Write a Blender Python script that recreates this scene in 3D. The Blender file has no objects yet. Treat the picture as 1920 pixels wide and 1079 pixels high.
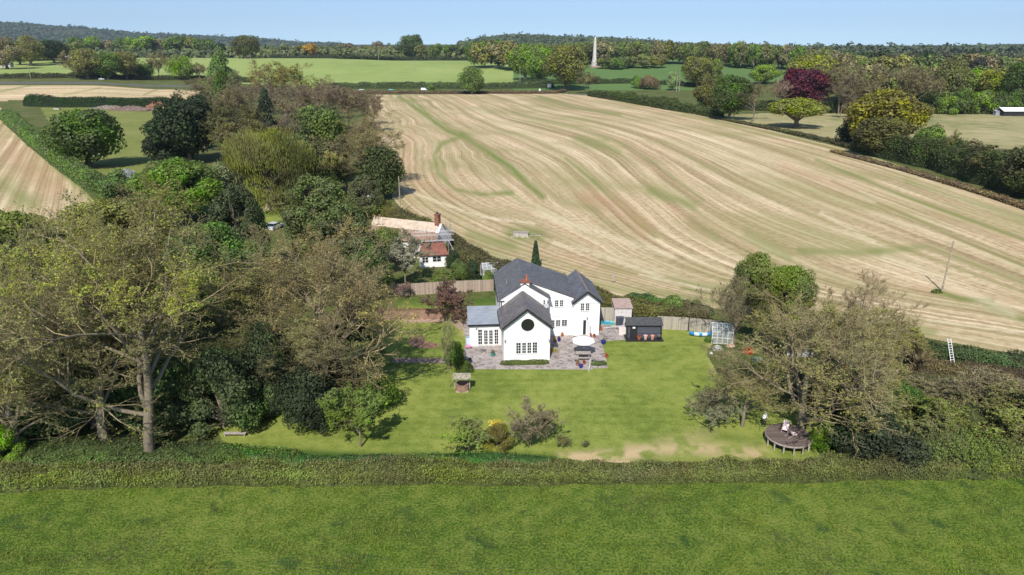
import bpy, math, random
import numpy as np
from mathutils import Vector, Matrix

# ------------------------------------------------------------------ camera, sky, sun, exposure
SC = bpy.context.scene
CAM_H = 36.0; FPX = 1300.0; PITCH = math.radians(19.1)
cd = bpy.data.cameras.new("camera"); cam = bpy.data.objects.new("camera", cd)
SC.collection.objects.link(cam); SC.camera = cam
HAZE_D = 5e-5
cam.location = (0, 0, CAM_H); cam.rotation_euler = (math.radians(90) - PITCH, 0, 0)
cd.sensor_width = 36.0; cd.lens = 36.0 * FPX / 1920.0
cd.clip_start = 0.5; cd.clip_end = 30000
SUN_EL = 46.0; SUN_AZ = 12.0
w = bpy.data.worlds.new("World"); SC.world = w; w.use_nodes = True
nt = w.node_tree; bg = nt.nodes["Background"]
sky = nt.nodes.new("ShaderNodeTexSky"); sky.sky_type = 'NISHITA'; sky.sun_disc = False
sky.sun_elevation = math.radians(SUN_EL); sky.sun_rotation = math.radians(180 + SUN_AZ)
sky.air_density = 1.0; sky.dust_density = 0.1; sky.ozone_density = 2.0; sky.altitude = 50
_tc = nt.nodes.new("ShaderNodeTexCoord"); _ad = nt.nodes.new("ShaderNodeVectorMath"); _ad.operation = 'ADD'; _ad.inputs[1].default_value = (0, 0, .11)
_nm = nt.nodes.new("ShaderNodeVectorMath"); _nm.operation = 'NORMALIZE'
nt.links.new(_tc.outputs["Generated"], _ad.inputs[0]); nt.links.new(_ad.outputs[0], _nm.inputs[0]); nt.links.new(_nm.outputs[0], sky.inputs["Vector"])
nt.links.new(sky.outputs[0], bg.inputs[0]); bg.inputs[1].default_value = 0.12
sd = bpy.data.lights.new("sun", 'SUN'); sun = bpy.data.objects.new("sun", sd); SC.collection.objects.link(sun)
sd.energy = 4.9; sd.angle = math.radians(0.5); sd.color = (1.0, 0.95, 0.87)
_a = math.radians(SUN_AZ); _e = math.radians(SUN_EL)
_dir = Vector((math.sin(_a) * math.cos(_e), math.cos(_a) * math.cos(_e), -math.sin(_e)))
sun.rotation_euler = _dir.to_track_quat('-Z', 'Y').to_euler(); sun.location = (0, -50, 120)
SC.view_settings.view_transform = 'Standard'; SC.view_settings.look = 'None'
SC.view_settings.exposure = 0.32; SC.view_settings.gamma = 1.0
SC.cycles.max_bounces = 5; SC.cycles.diffuse_bounces = 2; SC.cycles.glossy_bounces = 2
SC.cycles.transmission_bounces = 3; SC.cycles.transparent_max_bounces = 4; SC.cycles.volume_bounces = 0
SC.cycles.use_denoising = True

C = SC.collection
RNG = np.random.default_rng(7)
cP, sP = math.cos(PITCH), math.sin(PITCH)

# ------------------------------------------------------------------ photograph <-> place
def ray(px, py):
    u = (px - 960) / FPX; v = (539.5 - py) / FPX
    return (u, cP + v * sP, -sP + v * cP)
def slope(py):
    v = (539.5 - py) / FPX
    return (-sP + v * cP) / (cP + v * sP)
def at(px, py, z=0.0):
    d = ray(px, py); t = (z - CAM_H) / d[2]
    return (d[0] * t, d[1] * t)
def proj(x, y, z):
    f = y * cP - (z - CAM_H) * sP; u = y * sP + (z - CAM_H) * cP
    return 960 + FPX * x / f, 539.5 - FPX * u / f
def depth(y, z=0.0): return y * cP - (z - CAM_H) * sP

# terrain height: flat around the house, rising beyond the main road
_cols = np.array([-400, 0, 150, 300, 450, 600, 800, 960, 1120, 1300, 1450, 1600, 1750, 1920, 2300.])
_Ys = np.array([0, 250, 400, 560, 640, 720, 1000, 1150, 1500, 2200, 3200, 4200, 5200, 6500, 9000.])
def _z(Y, py): return CAM_H + Y * slope(py)
_T = []
for c in _cols:
    left = np.interp(c, [150, 600], [1, 0]); right = np.interp(c, [1300, 1600], [0, 1])
    r = [0, 0, 2 * left, 9 * left + 6 * right, 12 * left + 10 * right, 5 + 10 * left + 10 * right,
         np.interp(c, [0, 600, 960, 1120, 1600], [_z(1000, 108), _z(1000, 110), _z(1000, 122), _z(1000, 114), 22]),
         np.interp(c, [0, 600, 960, 1120, 1600], [18, 18, 16, 18, 22]),
         np.interp(c, [0, 600, 960, 1600], [_z(1500, 103), _z(1500, 101), 22, 24]),
         22,
         np.interp(c, [0, 600, 900, 960, 1060, 1180, 1500, 1920], [20, 22, 32, _z(3200, 73), _z(3200, 72), _z(3200, 84), 20, _z(3200, 94)]),
         np.interp(c, [0, 150, 400, 600, 960, 1500, 1920], [_z(4200, 66), _z(4200, 78), 20, 24, 30, 24, _z(4200, 92)]),
         np.interp(c, [-400, 0, 150, 270, 330, 400, 480, 540, 600, 800, 960, 1500, 1920],
                   [_z(5200, 40), _z(5200, 46), _z(5200, 55), _z(5200, 65), _z(5200, 72), _z(5200, 76), _z(5200, 74), _z(5200, 83), _z(5200, 86), _z(5200, 86), 40, 30, 60]),
         np.interp(c, [0, 270, 480, 600, 960, 1500, 1920], [120, 110, 90, _z(6500, 84), _z(6500, 84), _z(6500, 100), _z(6500, 97)]),
         20]
    _T.append(r)
_T = np.array(_T)
_cu = (_cols - 960) / FPX * cP
def terr(x, y):
    x = np.asarray(x, float); y = np.asarray(y, float)
    yy = np.clip(y, 1, 8999); u = np.clip(x / np.maximum(yy, 30), _cu[0], _cu[-1])
    i = np.clip(np.searchsorted(_cu, u) - 1, 0, len(_cu) - 2); fu = (u - _cu[i]) / (_cu[i + 1] - _cu[i])
    j = np.clip(np.searchsorted(_Ys, yy) - 1, 0, len(_Ys) - 2); fy = (yy - _Ys[j]) / (_Ys[j + 1] - _Ys[j])
    fu = fu * fu * (3 - 2 * fu); fy = fy * fy * (3 - 2 * fy)
    z = (_T[i, j] * (1 - fu) * (1 - fy) + _T[i + 1, j] * fu * (1 - fy) + _T[i, j + 1] * (1 - fu) * fy + _T[i + 1, j + 1] * fu * fy)
    return z
def atT(px, py):
    s = slope(py); u = ray(px, py); k = u[0] / u[1]
    Y = np.concatenate([np.arange(40, 700, 1.0), np.arange(700, 8500, 5.0)])
    h = terr(k * Y, Y); zr = CAM_H + s * Y
    hit = np.nonzero(zr <= h)[0]
    if len(hit) == 0: y = 3000.0
    else:
        n = hit[0]; y = Y[n]
        if n > 0:
            a = zr[n - 1] - h[n - 1]; b = h[n] - zr[n]
            y = Y[n - 1] + (Y[n] - Y[n - 1]) * a / max(a + b, 1e-9)
    return k * y, y, float(terr(k * y, y))

# ------------------------------------------------------------------ numpy noise
def vnoise(x, y, seed=0):
    xi = np.floor(x).astype(np.int64); yi = np.floor(y).astype(np.int64); fx = x - xi; fy = y - yi
    fx = fx * fx * (3 - 2 * fx); fy = fy * fy * (3 - 2 * fy)
    def h(a, b):
        n = (a * 374761393 + b * 668265263 + seed * 144665) & 0x7fffffff
        n = ((n ^ (n >> 13)) * 1274126177) & 0x7fffffff
        return ((n ^ (n >> 16)) & 0xffff) / 65535.0
    return (h(xi, yi) * (1 - fx) + h(xi + 1, yi) * fx) * (1 - fy) + (h(xi, yi + 1) * (1 - fx) + h(xi + 1, yi + 1) * fx) * fy
def fbm(x, y, seed=0, o=4):
    s = 0; a = .5
    for k in range(o): s = s + a * vnoise(x, y, seed + k * 17); x = x * 2.03; y = y * 2.03; a *= .5
    return s

# ------------------------------------------------------------------ materials
def newmat(name):
    m = bpy.data.materials.new(name); m.use_nodes = True
    n = m.node_tree.nodes; l = m.node_tree.links
    return m, n, l, n["Principled BSDF"]
def mat(name, col, rough=.8, var=.12, scale=6.0, metal=0, bump=0.0, stretch=(1, 1, 1), spec=.3, col2=None):
    m, n, l, b = newmat(name)
    b.inputs["Roughness"].default_value = rough; b.inputs["Metallic"].default_value = metal
    b.inputs["Specular IOR Level"].default_value = spec
    tc = n.new("ShaderNodeTexCoord"); mp = n.new("ShaderNodeMapping"); mp.inputs["Scale"].default_value = stretch
    l.new(tc.outputs["Object"], mp.inputs[0])
    no = n.new("ShaderNodeTexNoise"); no.inputs["Scale"].default_value = scale; no.inputs["Detail"].default_value = 5
    l.new(mp.outputs[0], no.inputs["Vector"])
    r = n.new("ShaderNodeValToRGB"); c = np.array(col)
    r.color_ramp.elements[0].position = .3; r.color_ramp.elements[1].position = .7
    r.color_ramp.elements[0].color = (*np.clip(c * (1 - var * 2), 0, 1), 1)
    r.color_ramp.elements[1].color = (*(np.clip(c * (1 + var), 0, 1) if col2 is None else col2), 1)
    l.new(no.outputs[0], r.inputs[0]); l.new(r.outputs[0], b.inputs["Base Color"])
    if bump:
        bp = n.new("ShaderNodeBump"); bp.inputs["Strength"].default_value = bump; bp.inputs["Distance"].default_value = .05
        l.new(no.outputs[0], bp.inputs["Height"]); l.new(bp.outputs[0], b.inputs["Normal"])
    return m
def leafmat():
    m, n, l, b = newmat("leaf")
    oi = n.new("ShaderNodeObjectInfo"); g = n.new("ShaderNodeNewGeometry")
    hs = n.new("ShaderNodeHueSaturation")
    mr = n.new("ShaderNodeMapRange"); mr.inputs[3].default_value = .65; mr.inputs[4].default_value = 1.4
    l.new(g.outputs["Random Per Island"], mr.inputs[0]); l.new(mr.outputs[0], hs.inputs["Value"])
    # clump-sized drift of hue and value through the crown
    no = n.new("ShaderNodeTexNoise"); no.inputs["Scale"].default_value = .45; no.inputs["Detail"].default_value = 3
    l.new(g.outputs["Position"], no.inputs["Vector"])
    mh = n.new("ShaderNodeMapRange"); mh.inputs[1].default_value = .3; mh.inputs[2].default_value = .7
    mh.inputs[3].default_value = .478; mh.inputs[4].default_value = .515
    l.new(no.outputs[0], mh.inputs[0]); l.new(mh.outputs[0], hs.inputs["Hue"])
    # drift over several metres: mixed species, fresher and older growth
    n2 = n.new("ShaderNodeTexNoise"); n2.inputs["Scale"].default_value = .13; n2.inputs["Detail"].default_value = 2
    l.new(g.outputs["Position"], n2.inputs["Vector"])
    h2 = n.new("ShaderNodeHueSaturation"); l.new(oi.outputs["Color"], h2.inputs["Color"])
    for sock, a_, b2 in (("Hue", .484, .512), ("Saturation", .78, 1.12), ("Value", .78, 1.28)):
        q = n.new("ShaderNodeMapRange"); q.inputs[1].default_value = .34; q.inputs[2].default_value = .66
        q.inputs[3].default_value = a_; q.inputs[4].default_value = b2
        l.new(n2.outputs[0 if sock != "Hue" else 0], q.inputs[0]); l.new(q.outputs[0], h2.inputs[sock])
    l.new(h2.outputs[0], hs.inputs["Color"])
    mv = n.new("ShaderNodeMapRange"); mv.inputs[1].default_value = .3; mv.inputs[2].default_value = .7
    mv.inputs[3].default_value = .7; mv.inputs[4].default_value = 1.35
    l.new(no.outputs[0], mv.inputs[0])
    mx = n.new("ShaderNodeVectorMath"); mx.operation = 'SCALE'
    l.new(hs.outputs[0], mx.inputs[0]); l.new(mv.outputs[0], mx.inputs["Scale"])
    l.new(mx.outputs[0], b.inputs["Base Color"]); b.inputs["Roughness"].default_value = .65
    b.inputs["Specular IOR Level"].default_value = .25
    tr = n.new("ShaderNodeBsdfTranslucent"); l.new(mx.outputs[0], tr.inputs[0])
    ms = n.new("ShaderNodeMixShader"); ms.inputs[0].default_value = .3
    l.new(b.outputs[0], ms.inputs[1]); l.new(tr.outputs[0], ms.inputs[2])
    l.new(ms.outputs[0], n["Material Output"].inputs[0])
    return m
LEAF = leafmat()
BARK = mat("bark", (.27, .22, .155), .9, .4, 2.2, bump=.4)
TWIG = mat("twig", (.36, .285, .16), .9, .3, .6)
TWIGG = mat("twig_grey", (.40, .33, .19), .9, .3, .6)
TWIGR = mat("twig_brown", (.20, .13, .09), .9, .3, .6)
WHITE = mat("white_render", (.80, .79, .765), .85, .045, 1.2, bump=.1, stretch=(1, 1, .25))
WTRIM = mat("white_paint", (.78, .78, .77), .5, .02, 4)
def slate(name, c, bw, bh):
    m, n, l, b = newmat(name)
    tc = n.new("ShaderNodeTexCoord"); br = n.new("ShaderNodeTexBrick")
    l.new(tc.outputs["UV"], br.inputs["Vector"]); br.inputs["Scale"].default_value = 1
    br.inputs["Brick Width"].default_value = bw; br.inputs["Row Height"].default_value = bh
    br.inputs["Mortar Size"].default_value = .02; c = np.array(c)
    br.inputs["Color1"].default_value = (*(c * .8), 1); br.inputs["Color2"].default_value = (*(c * 1.25), 1)
    br.inputs["Mortar"].default_value = (*(c * .45), 1); br.inputs["Bias"].default_value = 0
    no = n.new("ShaderNodeTexNoise"); no.inputs["Scale"].default_value = 1.3; no.inputs["Detail"].default_value = 6
    l.new(tc.outputs["Object"], no.inputs["Vector"])
    mr = n.new("ShaderNodeMapRange"); mr.inputs[1].default_value = .3; mr.inputs[2].default_value = .7; mr.inputs[3].default_value = .75; mr.inputs[4].default_value = 1.3
    l.new(no.outputs[0], mr.inputs[0])
    mx = n.new("ShaderNodeVectorMath"); mx.operation = 'SCALE'; l.new(br.outputs[0], mx.inputs[0]); l.new(mr.outputs[0], mx.inputs["Scale"])
    l.new(mx.outputs[0], b.inputs["Base Color"]); b.inputs["Roughness"].default_value = .55
    bp = n.new("ShaderNodeBump"); bp.inputs["Strength"].default_value = .5; bp.inputs["Distance"].default_value = .03
    l.new(br.outputs["Fac"], bp.inputs["Height"]); bp.invert = True; l.new(bp.outputs[0], b.inputs["Normal"])
    return m
SLATE = slate("slate", (.125, .12, .125), .3, .22)
SLATE2 = slate("slate_brownish", (.15, .135, .135), .3, .2)
SLATE3 = slate("slate_blue", (.12, .122, .14), .3, .22)
REDTILE = slate("red_tile", (.26, .105, .07), .22, .18)
BRICK = slate("brick", (.33, .12, .08), .24, .08)
OLDBRICK = slate("old_brick", (.36, .22, .16), .24, .09)
LEAD = mat("roof_membrane", (.31, .34, .38), .5, .10, 1.2)
DARKTRIM = mat("dark_trim", (.025, .025, .028), .5, .1, 4)
GLASS, _n, _l, _b = newmat("window_glass"); _b.inputs["Base Color"].default_value = (.012, .014, .016, 1)
_b.inputs["Roughness"].default_value = .12; _b.inputs["Specular IOR Level"].default_value = .6
TERRA = mat("terracotta", (.45, .14, .07), .8, .15, 8)
BLUEPOT = mat("blue_glaze", (.02, .035, .22), .25, .1, 6)
TEALPOT = mat("teal_glaze", (.04, .25, .24), .3, .1, 6)
def woodmat(name, c, board=.14, axis=0, var=.3):
    m, n, l, b = newmat(name)
    tc = n.new("ShaderNodeTexCoord"); sp = n.new("ShaderNodeSeparateXYZ"); l.new(tc.outputs["UV"], sp.inputs[0])
    d = n.new("ShaderNodeMath"); d.operation = 'DIVIDE'; d.inputs[1].default_value = board; l.new(sp.outputs[axis], d.inputs[0])
    fl = n.new("ShaderNodeMath"); fl.operation = 'FLOOR'; l.new(d.outputs[0], fl.inputs[0])
    wn = n.new("ShaderNodeTexWhiteNoise"); wn.noise_dimensions = '1D'; l.new(fl.outputs[0], wn.inputs["W"])
    fr = n.new("ShaderNodeMath"); fr.operation = 'FRACT'; l.new(d.outputs[0], fr.inputs[0])
    gt = n.new("ShaderNodeMath"); gt.operation = 'GREATER_THAN'; gt.inputs[1].default_value = .1; l.new(fr.outputs[0], gt.inputs[0])
    no = n.new("ShaderNodeTexNoise"); no.inputs["Scale"].default_value = 3; no.inputs["Detail"].default_value = 5; l.new(tc.outputs["Object"], no.inputs["Vector"])
    a = n.new("ShaderNodeMath"); a.operation = 'ADD'; l.new(wn.outputs[0], a.inputs[0]); l.new(no.outputs[0], a.inputs[1])
    mr = n.new("ShaderNodeMapRange"); mr.inputs[1].default_value = .3; mr.inputs[2].default_value = 1.7; mr.inputs[3].default_value = 1 - var; mr.inputs[4].default_value = 1 + var
    l.new(a.outputs[0], mr.inputs[0])
    gm = n.new("ShaderNodeMapRange"); gm.inputs[3].default_value = .35; gm.inputs[4].default_value = 1; l.new(gt.outputs[0], gm.inputs[0])
    mu = n.new("ShaderNodeMath"); mu.operation = 'MULTIPLY'; l.new(mr.outputs[0], mu.inputs[0]); l.new(gm.outputs[0], mu.inputs[1])
    mx = n.new("ShaderNodeVectorMath"); mx.operation = 'SCALE'; mx.inputs[0].default_value = c; l.new(mu.outputs[0], mx.inputs["Scale"])
    l.new(mx.outputs[0], b.inputs["Base Color"]); b.inputs["Roughness"].default_value = .85
    return m
FENCEW = woodmat("fence_board", (.36, .28, .22), .15)
FENCEG = woodmat("grey_fence_board", (.36, .32, .26), .15)
SHEDW = woodmat("black_weatherboard", (.06, .065, .085), .16, 1)
DECKW = woodmat("deck_board", (.13, .095, .08), .14, 1)
WOODG = mat("weathered_wood", (.38, .33, .30), .8, .2, 6)
POLEW = mat("pole_wood", (.34, .29, .22), .9, .2, 2)
FELT = mat("roofing_felt", (.07, .07, .072), .9, .15, 3)
METAL = mat("galvanised_steel", (.42, .43, .45), .45, .1, 5, metal=.5)
ALU = mat("aluminium", (.72, .72, .72), .4, .05, 5)

# ------------------------------------------------------------------ mesh helpers
def meshnp(name, V, Fs, mats, midx=None, smooth=False, attrs=None, uvs=None):
    """V (n,3); Fs list of int arrays (k,4) or (k,3)"""
    me = bpy.data.meshes.new(name); V = np.asarray(V, np.float32)
    me.vertices.add(len(V)); me.vertices.foreach_set("co", V.ravel())
    Fs = [f for f in Fs if len(f)]
    cnt = np.concatenate([np.full(len(f), f.shape[1], np.int32) for f in Fs])
    idx = np.concatenate([np.asarray(f, np.int32).ravel() for f in Fs])
    me.loops.add(len(idx)); me.polygons.add(len(cnt))
    me.loops.foreach_set("vertex_index", idx)
    st = np.concatenate([[0], np.cumsum(cnt)[:-1]]).astype(np.int32)
    me.polygons.foreach_set("loop_start", st)
    for m in mats: me.materials.append(m)
    if midx is not None: me.polygons.foreach_set("material_index", np.asarray(midx, np.int32))
    if smooth: me.polygons.foreach_set("use_smooth", np.ones(len(cnt), bool))
    for k, a in (attrs or {}).items():
        at_ = me.attributes.new(k, 'FLOAT', 'POINT'); at_.data.foreach_set("value", np.asarray(a, np.float32))
    me.update(calc_edges=True)
    return me
def link(name, me, parent=None, loc=None, rotz=0.0):
    o = bpy.data.objects.new(name, me); C.objects.link(o)
    if parent is not None: o.parent = parent
    if loc is not None: o.location = loc
    if rotz: o.rotation_euler.z = rotz
    return o
def tag(o, label=None, cat=None, group=None, kind=None):
    if label: o["label"] = label
    if cat: o["category"] = cat
    if group: o["group"] = group
    if kind: o["kind"] = kind
    return o
def thing(name, label, cat, loc=(0, 0, 0), rotz=0.0, group=None):
    o = bpy.data.objects.new(name, None); C.objects.link(o); o.location = loc; o.rotation_euler.z = rotz
    o.empty_display_size = .3
    return tag(o, label, cat, group)
def copy_tree(o, parent=None):
    c = o.copy(); C.objects.link(c); c.parent = parent
    for ch in list(o.children): copy_tree(ch, c)
    return c
class MB:
    """collects faces with planar UVs in metres"""
    def __init__(s): s.v = []; s.f = []; s.uv = []
    def face(s, pts, flipuv=False):
        i = len(s.v); s.v += [tuple(p) for p in pts]; s.f.append(list(range(i, i + len(pts))))
        P = [Vector(p) for p in pts]
        n = (P[1] - P[0]).cross(P[2] - P[0])
        if n.length < 1e-9 and len(P) > 3: n = (P[2] - P[0]).cross(P[3] - P[0])
        n.normalize()
        if abs(n.z) > .999: U = Vector((1, 0, 0)); W = Vector((0, 1, 0))
        else: U = Vector((0, 0, 1)).cross(n).normalized(); W = n.cross(U)
        s.uv.append([(p.dot(U), p.dot(W)) for p in P])
        return s
    def box(s, x0, x1, y0, y1, z0, z1):
        p = [(x0, y0, z0), (x1, y0, z0), (x1, y1, z0), (x0, y1, z0), (x0, y0, z1), (x1, y0, z1), (x1, y1, z1), (x0, y1, z1)]
        for q in ((0, 3, 2, 1), (4, 5, 6, 7), (0, 1, 5, 4), (1, 2, 6, 5), (2, 3, 7, 6), (3, 0, 4, 7)): s.face([p[k] for k in q])
        return s
    def prism(s, poly, dv):
        """extrude 3-D polygon by vector dv"""
        a = [Vector(p) for p in poly]; b = [p + Vector(dv) for p in a]
        s.face(a[::-1]); s.face(b)
        for i in range(len(a)): j = (i + 1) % len(a); s.face([a[i], a[j], b[j], b[i]])
        return s
    def slab(s, quad, t):
        """thin slab below a quad (thickness t along its normal)"""
        P = [Vector(p) for p in quad]; n = (P[1] - P[0]).cross(P[2] - P[0]).normalized()
        return s.prism([p - n * t for p in P], n * t)
    def bar(s, a, b, w, h=None):
        a = Vector(a); b = Vector(b); h = h or w; d = (b - a).normalized()
        r = Vector((0, 0, 1)) if abs(d.z) < .9 else Vector((0, 1, 0))
        x = d.cross(r).normalized() * w / 2; y = x.cross(d).normalized() * h / 2
        return s.prism([a - x - y, a + x - y, a + x + y, a - x + y], b - a)
    def lathe(s, prof, seg=14, c=(0, 0), z=0):
        R = []
        for r, h in prof: R.append([(c[0] + r * math.cos(2 * math.pi * k / seg), c[1] + r * math.sin(2 * math.pi * k / seg), z + h) for k in range(seg)])
        for i in range(len(R) - 1):
            for k in range(seg):
                j = (k + 1) % seg; s.face([R[i][k], R[i][j], R[i + 1][j], R[i + 1][k]])
        s.face(R[0][::-1]); s.face(R[-1])
        return s
    def tube(s, pts, rad, seg=8):
        pts = [Vector(p) for p in pts]; n = len(pts)
        rs = rad if hasattr(rad, '__len__') else [rad] * n; R = []
        for i, p in enumerate(pts):
            d = (pts[min(i + 1, n - 1)] - pts[max(i - 1, 0)]).normalized()
            r = Vector((0, 0, 1)) if abs(d.z) < .9 else Vector((0, 1, 0))
            x = d.cross(r).normalized(); y = d.cross(x)
            R.append([p + (x * math.cos(2 * math.pi * k / seg) + y * math.sin(2 * math.pi * k / seg)) * rs[i] for k in range(seg)])
        for i in range(n - 1):
            for k in range(seg):
                j = (k + 1) % seg; s.face([R[i][k], R[i][j], R[i + 1][j], R[i + 1][k]])
        s.face(R[0]); s.face(R[-1][::-1])
        return s
    def build(s, name, m, parent=None, loc=None, rotz=0.0, smooth=False):
        me = bpy.data.meshes.new(name); me.from_pydata(s.v, [], s.f)
        uv = me.uv_layers.new(name="UVMap"); k = 0
        uv.data.foreach_set("uv", np.array([c for f in s.uv for c in f], np.float32).ravel())
        for mm in (m if isinstance(m, (list, tuple)) else [m]): me.materials.append(mm)
        if smooth: me.polygons.foreach_set("use_smooth", np.ones(len(me.polygons), bool))
        me.update()
        return link(name, me, parent, loc, rotz)

# ------------------------------------------------------------------ branches and leaves
def unit(v): return v / np.maximum(np.linalg.norm(v, axis=-1, keepdims=True), 1e-9)
def grow(rng, P0, D, L, R0, K, wob, up, taper=.35):
    """polylines (N,K+1,3), radii (N,K+1)"""
    N = len(P0); P = np.zeros((N, K + 1, 3)); P[:, 0] = P0; d = D.copy()
    for k in range(K):
        d = unit(d + rng.normal(0, wob, (N, 3)) + np.array([0, 0, up]))
        P[:, k + 1] = P[:, k] + d * (L / K)[:, None]
    t = np.linspace(0, 1, K + 1)[None]
    return P, R0[:, None] * (1 - t * (1 - taper))
def spawn(rng, P, R, L, n, t0, t1, ang0, ang1, lr, lv, rr, shrink=.45):
    N, K1 = P.shape[0], P.shape[1]; K = K1 - 1
    pi = np.repeat(np.arange(N), n); t = t0 + (t1 - t0) * ((np.tile(np.arange(n), N) + rng.random(N * n)) / n)
    s = t * K; i = np.clip(s.astype(int), 0, K - 1); f = (s - i)[:, None]
    p = P[pi, i] * (1 - f) + P[pi, i + 1] * f; tg = unit(P[pi, i + 1] - P[pi, i])
    rad = R[pi, i] * (1 - f[:, 0]) + R[pi, i + 1] * f[:, 0]
    rv = unit(rng.normal(0, 1, (N * n, 3))); side = unit(np.cross(tg, rv))
    a = np.radians(rng.uniform(ang0, ang1, N * n))[:, None]
    d = tg * np.cos(a) + side * np.sin(a)
    ln = L[pi] * lr * rng.uniform(1 - lv, 1 + lv, N * n) * (1 - shrink * t)
    return p, unit(d), ln, np.minimum(rad * .9, rad * rr + .0)
def tubes(P, R, m):
    N, K1 = P.shape[:2]
    T = np.empty_like(P); T[:, 1:-1] = P[:, 2:] - P[:, :-2]; T[:, 0] = P[:, 1] - P[:, 0]; T[:, -1] = P[:, -1] - P[:, -2]; T = unit(T)
    ref = np.where(np.abs(T[:, :1, 2:3]) < .8, np.array([0, 0, 1.]), np.array([0, 1., 0])) * np.ones_like(T)
    X = unit(np.cross(T, ref)); Y = np.cross(T, X)
    a = np.arange(m) * 2 * np.pi / m
    V = P[:, :, None] + (X[:, :, None] * np.cos(a)[None, None, :, None] + Y[:, :, None] * np.sin(a)[None, None, :, None]) * R[:, :, None, None]
    n, k, s = np.meshgrid(np.arange(N), np.arange(K1 - 1), np.arange(m), indexing='ij'); s2 = (s + 1) % m
    base = n * K1 * m; F = np.stack([base + k * m + s, base + k * m + s2, base + (k + 1) * m + s2, base + (k + 1) * m + s], -1).reshape(-1, 4)
    return V.reshape(-1, 3), F
def leafquads(rng, P, Nrm, size, aspect=.6, jitter=.7):
    """rhombic leaf clumps at P, facing roughly Nrm"""
    n = len(P); N = unit(unit(Nrm) + rng.normal(0, jitter, (n, 3)))
    r = unit(np.cross(N, rng.normal(0, 1, (n, 3)))); q = np.cross(N, r)
    sz = (size * rng.uniform(.6, 1.4, n))[:, None] / 2
    bend = N * sz * .25
    V = np.stack([P - r * sz, P - q * sz * aspect + bend, P + r * sz, P + q * sz * aspect + bend], 1)
    V = V + rng.normal(0, .12, V.shape) * sz[:, None]
    F = np.arange(n * 4).reshape(n, 4)
    return V.reshape(-1, 3), F
def merge(parts):
    V = []; F = []; M = []; o = 0
    for v, f, mi in parts:
        V.append(v); F.append(f + o); M.append(np.full(len(f), mi)); o += len(v)
    return np.concatenate(V), F, np.concatenate(M)
def fit(parts_list, h=None):
    """scale several vertex sets together to height 1 (z from 0), mean width 1"""
    A = np.concatenate([p for p in parts_list])
    z1 = np.percentile(A[:, 2], 99.7); x0, x1 = np.percentile(A[:, 0], [.7, 99.3]); y0, y1 = np.percentile(A[:, 1], [.7, 99.3])
    wx = (x1 - x0 + y1 - y0) / 2
    return 1 / wx, 1 / z1
def branch_tree(seed, H=14, trunk=.3, limbs=6, sub=5, sub2=5, twigs=4, leafn=3, leafs=.3, r0=.35, spread=(25, 60), droop=0.0, twigmat=TWIG, fork=True, hang=0, aniso=None):
    rng = np.random.default_rng(seed)
    P, R = grow(rng, np.zeros((1, 3)), np.array([[rng.normal(0, .05), rng.normal(0, .05), 1.]]), np.array([H * (trunk + .35)]), np.array([r0]), 8, .035, .25, .45)
    p, d, L, r = spawn(rng, P, R, np.array([H * .62]), limbs, trunk / (trunk + .35) * .8, 1., spread[0], spread[1], 1., .2, .6, .25)
    P1, R1 = grow(rng, p, d, L, r, 7, .16, .12 - droop, .3)
    p, d, L2, r = spawn(rng, P1, R1, L, sub, .25, 1., 25, 60, .55, .25, .6)
    P2, R2 = grow(rng, p, d, L2, r, 5, .2, .08 - droop, .3)
    p, d, L3, r = spawn(rng, P2, R2, L2, sub2, .2, 1., 25, 65, .55, .25, .55)
    r = np.maximum(r, .014); P3, R3 = grow(rng, p, d, L3, r, 4, .22, .06 - droop - hang * .3, .4)
    p, d, L4, r = spawn(rng, P3, R3, L3, twigs, .2, 1., 20, 60, .6, .3, .6)
    r = np.clip(r, .010, .022); P4, R4 = grow(rng, p, d, L4, r, 3, .22, .04 - hang, .5)
    tv = [tubes(P, R, 8), tubes(P1, R1, 6)]
    cv = [(*tubes(P2, R2, 4), 0), (*tubes(P3, R3, 3), 0), (*tubes(P4, R4, 3), 0)]
    if leafn:
        n = len(P4); k = leafn
        pi = np.repeat(np.arange(n), k); t = rng.random(n * k); i = np.minimum((t * 3).astype(int), 2); f = (t * 3 - i)[:, None]
        lp = P4[pi, i] * (1 - f) + P4[pi, i + 1] * f + rng.normal(0, leafs * .4, (n * k, 3))
        cen = lp.mean(0)
        cv.append((*leafquads(rng, lp, unit(lp - cen) + np.array([0, 0, .5]), leafs), 1))
    return tv, cv
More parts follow.
